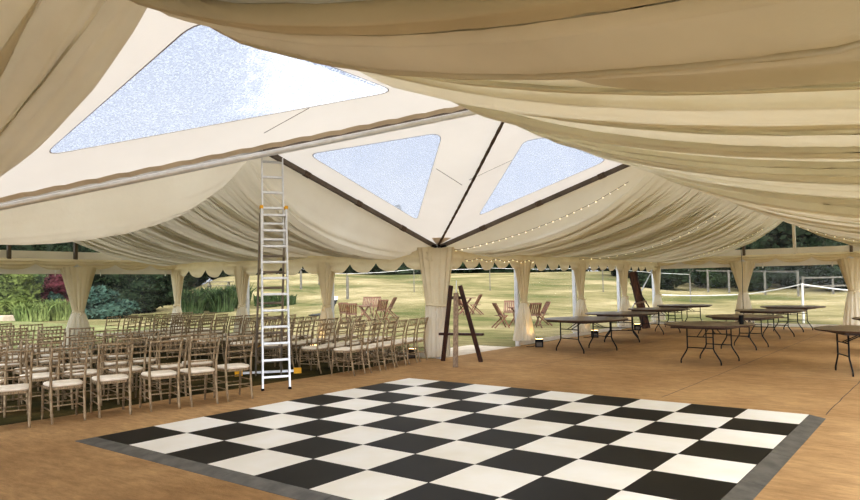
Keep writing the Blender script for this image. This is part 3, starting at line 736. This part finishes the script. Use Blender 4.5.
MB().tube([loc(bb + wd * -.2 + Vector((0, 0, .5))), loc(fb.lerp(apx, .25) + wd * -.21)], .008, 5).build('restraint_strap', M['yellow'], ld)

# ------------------------------------------------------------------ easel
ez = thing('easel', 'dark wooden A-frame easel seen from behind with a pale rear leg', 'easel', (-1.0, 8.25, 0))
eb = Vector((-1.0, 8.25, 0)); el = lambda p: Vector(p) - eb
Lf, Rf, Bf = Vector(at_z(443, 361)), Vector(at_z(481, 362)), Vector(at_z(455.5, 367.5))
n_e = (Rf - Lf).normalized(); mid = (Lf + Rf) / 2
back = Vector((-n_e.y, n_e.x, 0));  back = back if back.dot(Bf - mid) > 0 else -back
def leg_top(px, py, ref):
    d = ray(px, py); t = np.dot(np.array(ref[:2]) - CAM[:2], d[:2]) / np.dot(d[:2], d[:2]); return CAM + d * t
topc = mid + back * .22
LT, RT = Vector(leg_top(451, 285.5, topc - n_e * .07)), Vector(leg_top(460, 285.5, topc + n_e * .07))
MB().bar(el(Lf), el(LT), .088, .045, up=back).build('leg', M['wood_dark'], ez, bevel=.006)
MB().bar(el(Rf), el(RT), .088, .045, up=back).build('leg', M['wood_dark'], ez, bevel=.006)
BT = Vector(leg_top(456, 293, topc + back * .06))
tag(MB().bar(el(Bf), el(BT), .10, .04, up=back).build('leg', M['wood_pale'], ez, bevel=.006), 'pale weathered rear leg')
zl = (Lf.z * .6 + LT.z * .36)
pl_, pr_ = Lf.lerp(LT, .36), Rf.lerp(RT, .36)
MB().bar(el(pl_ - n_e * .16 - back * .04), el(pr_ + n_e * .20 - back * .04), .10, .05).build('ledge', M['wood_dark'], ez, bevel=.005)
pl_, pr_ = Lf.lerp(LT, .84), Rf.lerp(RT, .84)
MB().bar(el(pl_), el(pr_), .03, .06).build('crossbar', M['wood_dark'], ez, bevel=.004)
MB().tube([el(BT + Vector((0, 0, -.1))), el(LT.lerp(RT, .6) + Vector((0, 0, .1)))], .008, 6).build('peg', M['alu_bright'], ez)

# ------------------------------------------------------------------ banquet tables
def make_table():
    r = empty('round_table'); R_ = .90; zt = .755
    tp = MB().lathe([(R_ - .03, zt - .03), (R_ - .004, zt - .03), (R_, zt - .022), (R_, zt - .006), (R_ - .006, zt), (0.001, zt)], 64).build('table_top', M['table_top'], r)
    MB().lathe([(R_ + .0005, zt - .026), (R_ + .003, zt - .022), (R_ + .003, zt - .009), (R_ + .0005, zt - .005)], 64).build('edge_band', M['table_edge'], tp)
    ap = MB(); n = 40
    for sx in (-1, 1): ap.box(sx * .62 - .02, sx * .62 + .02, -.56, .56, zt - .075, zt - .031)
    for sy in (-1, 1): ap.box(-.6, .6, sy * .56 - .02, sy * .56 + .02, zt - .075, zt - .031)
    ap.build('apron', M['table_edge'], r)
    for sx in (-1, 1):
        lf = MB(); x = sx * .50
        lg = None
        for sy in (-1, 1):
            q = MB().tube([(x, sy * .27, .70), (x, sy * .27, .30), (x, sy * .29, .25), (x, sy * .40, .09), (x, sy * .415, .05), (x, sy * .415, .0)], .0145, 8)
            q.build('leg', M['steel_black'], r, smooth=True)
        br = MB()
        br.tube([(x, -.27, .31), (x, .27, .31)], .011, 6); br.tube([(x, -.27, .52), (x, .27, .52)], .011, 6); br.tube([(x, -.33, .70), (x, .33, .70)], .013, 6)
        br.build('crossbar', M['steel_black'], r, smooth=True)
        MB().tube([(x, -.06, .52), (sx * .08, -.06, .715)], .009, 6).tube([(x, .06, .52), (sx * .08, .06, .715)], .009, 6).build('folding_brace', M['steel_black'], r, smooth=True)
    return r
T0 = make_table(); ut = [False]
TABLES = [(.50, 11.35, 70, 'brown round folding table nearest the tied drapes, front of the left column'), (.18, 14.3, 112, 'brown round folding table, second back in the left column'),
          (.16, 17.35, 80, 'brown round folding table in front of the leaning dark board'), (-.05, 20.55, 70, 'brown round folding table at the far end of the left column'),
          (3.55, 10.4, 84, 'brown round folding table with a black tumbler on it'), (3.45, 13.65, 86, 'brown round folding table directly behind the one with the black tumbler'),
          (3.35, 17.1, 80, 'brown round folding table, third back in the middle column'), (3.42, 19.95, 84, 'brown round folding table by the gable window, far middle column'),
          (6.35, 9.98, 24, 'brown round folding table cut off at the right edge, nearest'), (6.55, 13.6, 24, 'brown round folding table sliver behind the nearest right-edge table'),
          (6.45, 17.1, 24, 'brown round folding table sliver beside the right-hand tied drape')]
for x, y, rz, lab in TABLES:
    o = T0 if not ut[0] else copy_tree(T0); ut[0] = True
    o.location = (x, y, .001); o.rotation_euler = (0, 0, math.radians(rz)); q_ = 1.07 if (x < 1 and y < 15) else (.93 if 3 < x < 4 and y < 14 else 1); o.scale = (q_, q_, 1); tag(o, lab, 'table', 'round folding banquet tables')
cup = MB().lathe([(.036, 0), (.040, .01), (.044, .17), (.042, .17), (.037, .02), (0.001, .02)], 20)
co = cup.build('tumbler', M['black'], smooth=False); p = at_z(741.5, 324.2, .756); co.location = (p[0], p[1], .7565)
tag(co, 'black tumbler standing near the edge of a front table', 'cup')

# ------------------------------------------------------------------ leaning board and cross bracing
bb0 = Vector(at_z(646, 328.5)); bb0.x = max(bb0.x, X0 + .35)
bd = thing('leaning_board', 'tall dark wooden board leaning against the wall behind the tables', 'board', (bb0.x, bb0.y, 0))
base = Vector((0, 0, 0)); dd = ray(632, 272); tz = np.dot(np.array([bb0.x - .05, bb0.y - .1]) - CAM[:2], dd[:2]) / np.dot(dd[:2], dd[:2])
tpv = Vector(CAM + dd * tz) - bb0
facing = Vector((.62, -.78, 0))
MB().bar(base, tpv, .25, .05, up=facing).build('plank', M['wood_board'], bd, bevel=.008)
sd_ = tpv.cross(facing).normalized()
for s0 in (-1, 1): MB().bar(base + sd_ * s0 * .115 + facing * .035, tpv + sd_ * s0 * .115 + facing * .035, .05, .05, up=facing).build('side_rail', M['wood_dark'], bd, bevel=.006)
MB().bar(tpv * .46 - sd_ * .2 + facing * .08, tpv * .46 + sd_ * .2 + facing * .08, .05, .12, up=facing).build('ledge', M['wood_pale'], bd)
yb0, yb1 = Y1 + BAY * 3, GY
struct(MB().tube([(X0 + .07, yb0 + .15, 2.2), (X0 + .07, yb1 - .1, .25)], .022, 8).build('brace', M['steel_black'], smooth=True), 'dark diagonal bracing tube behind the leaning board', 'brace')
struct(MB().tube([(X0 + .12, yb0 + .15, .25), (X0 + .12, yb1 - .1, 2.2)], .022, 8).build('brace', M['alu_bright'], smooth=True), 'silver diagonal bracing tube behind the leaning board', 'brace')

# ------------------------------------------------------------------ uplighters
def uplighter(x, y, label, power=9, aim=(-.55, 0)):
    r = thing('uplighter', label, 'lamp', (x, y, .001), .5, 'small box uplighters at the drape feet')
    MB().box(-.10, .10, -.08, .08, .0, .20).build('housing', M['black'], r, bevel=.01)
    tag(MB().box(-.085, .085, -.065, .065, .201, .208).build('lens', M['warm_lens'], r), 'warm glowing lens')
    MB().box(-.07, .07, -.0815, -.0805, .02, .12).build('panel', M['alu_dark'], r)
    MB().tube([(-.11, -.02, .03), (-.2, -.05, .012), (-.32, -.02, .012)], .008, 5).build('cable', M['black'], r)
    l = bpy.data.lights.new('uplight', 'SPOT'); l.energy = power; l.color = (1, .62, .22); l.spot_size = 2.0; l.spot_blend = .8; l.shadow_soft_size = .05
    lo_ = bpy.data.objects.new('lamp', l); col.objects.link(lo_); lo_.parent = r; lo_.location = (0, 0, .23); ad = Vector((aim[0], aim[1], 1)); ad.rotate(Matrix.Rotation(-.5, 3, 'Z')); lo_.rotation_euler = ad.to_track_quat('-Z', 'Y').to_euler()
    return r
uplighter(X0 + .60, Y1 + BAY + .02, 'box uplighter glowing at the foot of the drape right of the easel', 10)
uplighter(X0 - .62, Y1 - .2, 'box uplighter glowing at the foot of the wide corner drape', 10, (.5, .1))
uplighter(X0 - BAYL, Y1 - .60, 'box uplighter glowing behind the chairs right of the ladder', 14, (0, .55))
uplighter(X0 + .60, Y1 + 2 * BAY, 'box uplighter behind the front-left table', 3)
uplighter(X0 + .60, Y1 + 3 * BAY, 'box uplighter behind the second table of the left column', 3)

# ------------------------------------------------------------------ fairy lights on the linings
def lining_z(d, k_): return RIDGE - .06 - d * (RIDGE - EAVE - .02) / 4.75 - sag(d) * k_
def fairy(pts, label, nb):
    r = thing('fairy_lights', label, 'fairy lights', tuple(pts[0]), 0, 'warm fairy lights strung along the linings')
    o0 = Vector(pts[0]); q = [Vector(p) - o0 for p in pts]
    MB().tube(q, .004, 4).build('wire', M['rope'], r)
    me = None
    cum = [0]
    for a, b_ in zip(q, q[1:]): cum.append(cum[-1] + (b_ - a).length)
    for k in range(nb):
        s_ = cum[-1] * (k + .5) / nb
        for i in range(len(q) - 1):
            if cum[i + 1] >= s_: p = q[i].lerp(q[i + 1], (s_ - cum[i]) / max(1e-6, cum[i + 1] - cum[i])); break
        if me is None:
            o = MB().lathe([(.001, -.009), (.006, -.005), (.007, 0), (.005, .006), (.001, .009)], 8).build('bulb', M['bulb'], r); me = o
        else:
            o = me.copy(); col.objects.link(o); o.parent = r
        o.location = p + Vector((0, 0, -.016))
    return r
def on_left(y, k_, d0, d1, n=26, dy=0): return [(MX - (d0 + (d1 - d0) * i / n), y + dy * i / n, lining_z(d0 + (d1 - d0) * i / n, k_) - .07) for i in range(n + 1)]
def on_right(y, k_, d0, d1, n=26): return [(MX + (d0 + (d1 - d0) * i / n), y, lining_z(d0 + (d1 - d0) * i / n, k_) - .10) for i in range(n + 1)]
fairy(on_left(Y1 + .22, .62, .5, 4.5), 'fairy lights along the lining edge beside the dark rafter', 26)
fairy(on_left(14.6, 1.05, .5, 4.4), 'fairy lights along a fold midway over the tables', 16)
fairy(on_left(20.3, 1.0, .6, 4.4), 'fairy lights along the lining nearest the right gable, left slope', 24)
fairy(on_right(19.5, 1.0, .5, 3.4), 'fairy lights along the far right slope of the lining', 18)
fairy(on_right(15.5, 1.0, .9, 3.6), 'fairy lights along the right slope of the lining, closer run', 14)
fairy([(X0 + .36, Y1 + .5 + .11 * k, 2.16 - .03 * math.sin(k * .9)) for k in range(30)], 'warm fairy lights tucked into the valance beside the easel', 16)

# ------------------------------------------------------------------ outdoor: folding chairs and tables
def make_teak_chair():
    r = empty('folding_chair'); t = M['teak']
    for x in (-.21, .21):
        MB().bar((x, .26, 0), (x, -.24, .90), .022, .045, up=(0, 1, 0)).build('leg', t, r)
        MB().bar((x * .88, -.30, 0), (x * .88, .20, .46), .022, .045, up=(0, 1, 0)).build('leg', t, r)
    s_ = MB()
    for k in range(6): s_.box(-.20, .20, -.18 + k * .07, -.125 + k * .07, .435, .455)
    s_.build('seat', t, r)
    b_ = MB()
    for k in range(5):
        x = -.155 + k * .0775; b_.bar((x, -.02, .50), (x, -.225, .87), .055, .012, up=(0, 1, .5))
    b_.bar((-.22, -.235, .885), (.22, -.235, .885), .025, .06); b_.bar((-.2, -.01, .49), (.2, -.01, .49), .02, .04)
    b_.build('backrest', t, r); return r
TC = make_teak_chair(); tu = [False]
def put_teak(px, D, deg, label):
    x, y = far(px, D); o = TC if not tu[0] else copy_tree(TC); tu[0] = True
    o.location = (x, y, terrain(x, y) - .03); o.rotation_euler = (0, 0, math.radians(deg)); tag(o, label, 'chair', 'folding wooden garden chairs on the lawn')
def make_teak_table():
    r = empty('garden_table'); t = M['teak']; s_ = MB()
    for k in range(9):
        y = -.36 + k * .09; h_ = math.sqrt(max(.01, .42 ** 2 - y * y)); s_.box(-h_, h_, y - .04, y + .04, .70, .725)
    s_.build('table_top', t, r)
    for sx in (-1, 1):
        for sy in (-1, 1): MB().bar((sx * .32, sy * .28, 0), (-sx * .2, sy * .28, .70), .03, .045).build('leg', t, r)
    return r
TT = make_teak_table(); tt_ = [False]
def put_ttable(px, D, deg, label):
    x, y = far(px, D); o = TT if not tt_[0] else copy_tree(TT); tt_[0] = True
    o.location = (x, y, terrain(x, y) - .03); o.rotation_euler = (0, 0, math.radians(deg)); tag(o, label, 'table', 'slatted wooden garden tables on the lawn')
vd = math.degrees(YAW)
# azimuth: 0 = facing away from the camera (local +y away), so vd turns it to look straight on
put_teak(500, 25.6, vd - 90 + 12, 'folding wooden garden chair in profile left of the glowing drape, facing right')
put_teak(508.5, 27.6, vd + 165, 'folding wooden garden chair behind the glowing drape, facing the marquee')
put_teak(533, 25.4, vd + 15, 'folding wooden garden chair right of the glowing drape, its back to us')
put_teak(542, 26.6, vd + 100, 'folding wooden garden chair in profile beside the front-left table end')
put_ttable(519, 26.4, vd + 20, 'slatted wooden garden table behind the glowing drape')
put_teak(475.5, 31.3, vd + 70, 'folding wooden garden chair seen through the right side of the easel')
put_teak(461, 31, vd - 70, 'folding wooden garden chair seen through the middle of the easel')
put_ttable(466.5, 32, vd, 'slatted wooden garden table seen through the easel')
put_teak(344.5, 30.5, vd - 10, 'folding wooden garden chair beside the drape right of the ladder')
put_teak(351, 28.5, vd + 12, 'folding wooden garden chair with its back to us, left of the far garden table')
put_teak(366.5, 32.6, vd + 170, 'folding wooden garden chair facing us behind the far garden table')
put_teak(377, 31.6, vd - 165, 'folding wooden garden chair behind the garden table, right of centre')
put_teak(381, 29.5, vd + 30, 'folding wooden garden chair with its back to us, right of the garden table')
put_teak(390, 30.5, vd + 75, 'folding wooden garden chair in profile, farthest right of the left group')
put_ttable(364, 30.2, vd, 'slatted wooden garden table beyond the right-hand chairs')
# picnic table far up the bank
x, y = far(219, 58); pt = thing('picnic_table', 'picnic table far off on the bank beyond the left drapes', 'table', (x, y, terrain(x, y) - .03), math.radians(vd + 8))
MB().box(-1.1, 1.1, -.38, .38, .72, .77).build('table_top', M['fence_wood'], pt)
for s0 in (-1, 1):
    MB().box(-1.1, 1.1, s0 * .72 - .14, s0 * .72 + .14, .43, .47).build('bench', M['fence_wood'], pt)
    MB().bar((s0 * .75, -.78, 0), (s0 * .75, -.25, .72), .08, .05).bar((s0 * .75, .78, 0), (s0 * .75, .25, .72), .08, .05).bar((s0 * .75, -.8, .40), (s0 * .75, .8, .40), .05, .09).build('leg_frame', M['fence_wood'], pt)
# fence of posts and rails on the right
def fence(name, pts, label, rails, h, thick=.10, mat='fence_wood'):
    p0 = pts[0]; r = thing(name, label, 'fence', (p0[0], p0[1], terrain(*p0)))
    o0 = Vector((p0[0], p0[1], terrain(*p0)))
    q = [Vector((a, b_, terrain(a, b_))) - o0 for a, b_ in pts]
    for p in q: MB().box(p.x - thick / 2, p.x + thick / 2, p.y - thick / 2, p.y + thick / 2, p.z - .05, p.z + h).build('post', M[mat], r)
    for z in rails:
        for a, b_ in zip(q, q[1:]): MB().bar(a + Vector((0, 0, z)), b_ + Vector((0, 0, z)), .04, .09).build('rail', M[mat], r)
    return r
fence('rail_fence', [far(p, D) for p, D in ((690, 50), (708, 49), (729, 48), (765, 46.5), (798, 45))], 'weathered post and rail fence left of the white stake', (1.38,), 1.45, .11)
fence('rail_fence', [far(p, D) for p, D in ((803, 47), (833, 47.5), (866, 48), (900, 48.5))], 'lower post and rail fence right of the white stake', (.95, .45), 1.05, .11)
def stake_rope(name, pts, label, h, r=.012, rr=.012, mat='white_rope', smat='fence_wood', tops=None):
    root = None; V = []
    for i, (px, D) in enumerate(pts):
        x, y = far(px, D); z = terrain(x, y); V.append(Vector((x, y, z + (tops[i] if tops else h))))
    root = thing(name, label, 'rope fence', (V[0].x, V[0].y, 0)); o0 = Vector((V[0].x, V[0].y, 0))
    for i, p in enumerate(V):
        zt = tops[i] if tops else h
        MB().tube([p - o0 - Vector((0, 0, zt + .05)), p - o0 + Vector((0, 0, .04))], r, 6).build('stake', M[smat], root)
    for a, b_ in zip(V, V[1:]):
        n = 14; MB().tube([a.lerp(b_, k / n) - o0 - Vector((0, 0, .035 * (a - b_).length / 3 * math.sin(PI * k / n))) for k in range(n + 1)], rr, 5).build('rope', M[mat], root)
    return root
stake_rope('rope_fence', [(655, 31.5), (746, 30), (802, 28.5), (870, 30)], 'white rope slung over a white stake outside the right gable', 1.3, .045, .022, smat='white_rope', tops=[.85, .95, 1.38, 1.0])
stake_rope('rope_fence', [(301, 55), (347, 45), (414, 46), (490, 47), (603, 44), (690, 40)], 'thin pale rope on slim stakes across the dry bank', 1.5, .03, .012)
for px, D, lab in ((301, 54, 'stubby wooden post on the bank right of the ladder'), (319.5, 57, 'second wooden post on the bank, nearer the drape'), (547 - 200 + .5, 44, 'grey wooden post behind the drape right of the ladder')):
    x, y = far(px, D); z = terrain(x, y); o = MB().lathe([(.09, -.1), (.085, 1.25), (.06, 1.4), (.001, 1.42)], 10).build('post', M['fence_wood']); o.location = (x, y, z); tag(o, lab, 'post')
# dark dog kennel-like slatted lounger near the drape at 330: a dark steamer chair
x, y = far(322, 34); lc = thing('deck_chair', 'dark reclined deck chair with a pale pillow beyond the drape right of the ladder', 'chair', (x, y, terrain(x, y) - .02), math.radians(vd + 60))
MB().bar((-.7, 0, .25), (.3, 0, .3), .55, .05).build('seat', M['steel_black'], lc); MB().bar((.3, 0, .3), (.85, 0, .95), .55, .05).build('backrest', M['steel_black'], lc)
for sx in (-.55, .35):
    for sy in (-.24, .24): MB().bar((sx, sy, 0), (sx + .1, sy, .3), .04, .04).build('leg', M['steel_black'], lc)
MB().box(.74, .98, -.22, .22, .93, 1.12).build('pillow', M['white_rope'], lc, bevel=.03)

# ------------------------------------------------------------------ trees and shrubs
def leaves(n, blobs, size, seed, droop=0.):
    rnd = random.Random(seed); m_ = MB(); tot = sum(b_[3] * b_[4] for b_ in blobs)
    for cx, cy, cz, rx, rz in blobs:
        k = int(n * rx * rz / tot)
        for _ in range(k):
            while True:
                a, b_, c = rnd.uniform(-1, 1), rnd.uniform(-1, 1), rnd.uniform(-1, 1); q = a * a + b_ * b_ + c * c
                if .35 < q < 1: break
            w_ = 1 + .22 * nz(a * 2.3 + cx, b_ * 2.3, c * 2.3 + seed)
            p = Vector((cx + a * rx * w_, cy + b_ * rx * w_, cz + c * rz * w_))
            u = Vector((rnd.gauss(0, 1), rnd.gauss(0, 1), rnd.gauss(0, .6))).normalized(); v_ = u.cross(Vector((rnd.gauss(0, 1), rnd.gauss(0, 1), rnd.gauss(0, 1)))).normalized()
            s_ = size * rnd.uniform(.6, 1.4)
            m_.add([p - u * s_, p + v_ * s_ * .5, p + u * s_, p - v_ * s_ * .5], [(0, 1, 2, 3)])
    return m_
def core(m_, blobs, seed, k=.80):
    for cx, cy, cz, rx, rz in blobs:
        bm = bmesh.new(); bmesh.ops.create_icosphere(bm, subdivisions=3, radius=1)
        vs = []
        for v_ in bm.verts:
            w_ = k * (1 + .3 * nz(v_.co.x * 2 + seed, v_.co.y * 2, v_.co.z * 2 + cx)); vs.append((cx + v_.co.x * rx * w_, cy + v_.co.y * rx * w_, cz + v_.co.z * rz * w_))
        m_.add(vs, [tuple(q.index for q in f.verts) for f in bm.faces]); bm.free()
    return m_
def tree(name, px, D, H, W, mat, label, seed, n=3200, size=.26, trunk=True, low=.12, cat='tree', group=None, nb=7):
    x, y = far(px, D); z = terrain(x, y); rnd = random.Random(seed)
    r = thing(name, label, cat, (x, y, z - .05), 0, group); blobs = []
    for k in range(nb):
        t = k / (nb - 1); hh = low * H + (1 - low) * H * (.18 + .68 * t); wr = W / 2 * (.95 - .5 * t) * rnd.uniform(.6, .85)
        an = rnd.uniform(0, 2 * PI); off_ = W / 2 * (.45 - .3 * t); blobs.append((math.cos(an) * off_, math.sin(an) * off_, hh, wr, H * (1 - low) * rnd.uniform(.17, .24)))
    m_ = leaves(n, blobs, size, seed); core(m_, blobs, seed); m_.build('crown', M[mat], r)
    if trunk:
        MB().tube([(0, 0, -.2), (.1, 0, H * .2), (0, .1, H * .45), (.1, 0, H * .7)], [W * .05, W * .04, W * .03, W * .015], 9).build('trunk', M['bark'], r, smooth=True)
    return r
def tall_grass(name, px, D, w_, h_, label, seed, n=420, mat='leaf_reed'):
    x, y = far(px, D); z = terrain(x, y); rnd = random.Random(seed); m_ = MB()
    for _ in range(n):
        a, rr = rnd.uniform(0, 2 * PI), math.sqrt(rnd.random()); bx, by = math.cos(a) * rr * w_ / 2, math.sin(a) * rr * w_ / 4
        H = h_ * rnd.uniform(.6, 1.1); lx, ly = rnd.gauss(0, .3) * H, rnd.gauss(0, .3) * H; wd_ = .03 * rnd.uniform(.7, 1.6); an = rnd.uniform(0, PI); cx, cy = math.cos(an) * wd_, math.sin(an) * wd_
        m_.add([(bx - cx, by - cy, 0), (bx + cx, by + cy, 0), (bx + lx * .45 + cx, by + ly * .45 + cy, H * .7), (bx + lx * .45 - cx, by + ly * .45 - cy, H * .7), (bx + lx, by + ly, H * rnd.uniform(.8, 1))], [(0, 1, 2, 3), (3, 2, 4)])
    o = m_.build(name, M[mat]); o.location = (x, y, z - .03); o.rotation_euler = (0, 0, YAW); return tag(o, label, 'plant')
GT = 'trees beyond the marquee'
tree('broadleaf_tree', -25, 60, 9, 6.5, 'leaf_dark', 'dark green tree behind the lime bush at the left edge', 1, group=GT)
tree('broadleaf_tree', 6, 74, 12, 7, 'leaf_dark', 'taller dark tree behind the lime bush, showing above the transom', 22, group=GT)
tree('broadleaf_tree', 36, 66, 9.8, 6.8, 'leaf_dark', 'dark green tree behind the red maple', 2, group=GT)
tree('broadleaf_tree', 92, 60, 10, 6.8, 'leaf_dark', 'tall dark tree above the blue-green juniper', 3, group=GT)
tree('broadleaf_tree', 145, 65, 9.6, 7, 'leaf_dark', 'tall dark tree above the dense rounded shrub', 4, group=GT)
tree('rounded_shrub', 150, 49, 3.0, 5.2, 'leaf_dark', 'dense dark rounded shrub left of the far corner drape', 5, trunk=False, cat='shrub', low=0, n=4200, size=.16)
tree('rounded_shrub', 118, 51, 2.9, 3.4, 'leaf_dark', 'dark shrub between the juniper and the rounded shrub', 15, trunk=False, cat='shrub', low=0, n=2600, size=.16)
tree('lime_bush', 12, 46, 3.1, 4.0, 'leaf_lime', 'yellow-green rounded bush at the left edge', 6, trunk=False, cat='shrub', low=0, n=3500, size=.14)
tree('rounded_shrub', 42, 50, 3.0, 3.4, 'leaf_mid', 'mid green shrub between the lime bush and the red maple', 16, trunk=False, cat='shrub', low=0, n=2600, size=.15)
tree('red_maple', 61, 46, 2.7, 3.2, 'leaf_red', 'dark red maple shrub beyond the left gable', 7, trunk=False, cat='shrub', low=.2, n=2200, size=.13)
tree('juniper', 100, 44, 1.75, 4.3, 'leaf_blue', 'spreading blue-green juniper right of the left gable drape', 8, trunk=False, cat='shrub', low=0, n=2600, size=.17)
tree('juniper', 58, 46, 1.5, 3.0, 'leaf_blue', 'blue-green juniper under the red maple', 9, trunk=False, cat='shrub', low=0, n=1800, size=.17)
tall_grass('ornamental_grass', 33, 42, 1.7, 1.05, 'clump of pale green long grass left of the left gable drape', 31)
tall_grass('ornamental_grass', 55, 42.5, 1.6, 1.2, 'clump of taller pale grass touching the left gable drape', 32)
for k, (px, lab) in enumerate(((190, 'green reed clump right of the far corner drape'), (206, 'green reed clump, second right of the far corner drape'), (222, 'green reed clump, third right of the far corner drape'), (238, 'green reed clump left of the drape beside the ladder'), (275, 'green reed clump seen through the ladder'))):
    tall_grass('reed_clump', px, 45 + 1.6 * (k % 2), 1.5 if k < 4 else 2.6, 1.6 if k < 4 else .8, lab, 40 + k, 520, 'leaf_mid')
for k, px in enumerate((70, 98, 126, 164)):
    tree('hedge_bush', px, 57, 4.6, 4.4, 'leaf_dark', 'dark hedge bush behind the junipers and shrubs, %s from the left' % O_N[k], 140 + k, trunk=False, cat='shrub', low=-.05, n=1800, size=.2)
st = MB().box(-2.2, 2.2, -.3, .3, -.1, .28); o = st.build('stone_kerb', M['stone'], bevel=.05); x, y = far(5, 43.6); o.location = (x, y, terrain(x, y)); o.rotation_euler = (0, 0, YAW + .35); tag(o, 'low pale stone kerb at the left edge of the lawn', 'kerb')
for k, (px, D, H, W) in enumerate(((192, 72, 9, 6.6), (245, 82, 8, 6.8), (292, 84, 8, 6.4), (342, 88, 8, 6.8), (395, 84, 8, 6.8), (450, 88, 8, 7), (505, 84, 8, 7), (560, 88, 8, 7), (612, 78, 9, 6.6))):
    tree('broadleaf_tree', px, D, H, W, 'leaf_dark', 'dark tree on top of the bank, %s from the left' % O_N[k], 60 + k, group=GT, low=-.12, n=2600, size=.3, nb=10)
for k, px in enumerate((215, 268, 318, 368, 422, 477, 532, 586)):
    tree('hedge_bush', px, 77, 4.2, 8.5, 'leaf_dark', 'dark hedge bush along the top of the bank, %s from the left' % O_N[k], 120 + k, trunk=False, cat='shrub', low=-.1, n=1500, size=.24, nb=6)
hc = MB().tube([(1.78, 20.9, 2.72), (1.80, 20.9, 2.0), (1.78, 20.9, .9), (1.80, 20.9, .012), (2.1, 20.8, .012)], .008, 5).build('hanging_cable', M['steel_black']); tag(hc, 'thin dark cable hanging from the lining in front of the right gable drape', 'cable')
for k, (px, D, H, W, mt, lab) in enumerate(((652, 62, 9, 7, 'leaf_dark', 'dark tree beyond the far corner drape'), (690, 66, 12, 7.5, 'leaf_mid', 'green tree left of the right gable drape'), (730, 56, 12.5, 7.4, 'leaf_dark', 'tall tree behind the right gable drape'), (775, 66, 15, 8, 'leaf_dark', 'tallest dark tree in the right gable window'), (818, 57, 13, 7.6, 'leaf_dark', 'dark tree right of the white stake'), (866, 66, 14, 8.6, 'leaf_dark', 'dark tree at the right edge of the view'))):
    tree('broadleaf_tree', px, D, H, W, mt, lab, 80 + k, group=GT, low=.0, n=5200, size=.26, nb=10)
for k, (px, D, H, W, mt, lab) in enumerate(((670, 51, 3.4, 4.2, 'leaf_dark', 'dark bush right of the far corner drape'), (712, 55, 3.4, 4.0, 'leaf_mid', 'green bush left of the right gable drape'), (752, 51, 3.2, 3.8, 'leaf_dark', 'dark bush right of the right gable drape'), (792, 54, 3.2, 4.0, 'leaf_dark', 'dark bush behind the white stake'), (836, 50, 3.2, 4.0, 'leaf_dark', 'dark bush behind the lower rail fence'))):
    tree('hedge_bush', px, D, H, W, mt, lab, 95 + k, trunk=False, cat='shrub', low=0, n=2600, size=.17)

# ------------------------------------------------------------------ render look
sc.view_settings.view_transform = 'Standard'; sc.view_settings.look = 'None'
try: sc.view_settings.look = 'Medium High Contrast'
except TypeError: print('nolook'); sc.view_settings.exposure = 0.42; sc.view_settings.gamma = 1.0
cy = sc.cycles
cy.max_bounces = 14; cy.diffuse_bounces = 7; cy.transparent_max_bounces = 16; cy.transmission_bounces = 8; cy.glossy_bounces = 3
cy.use_denoising = True; cy.sample_clamp_indirect = 8
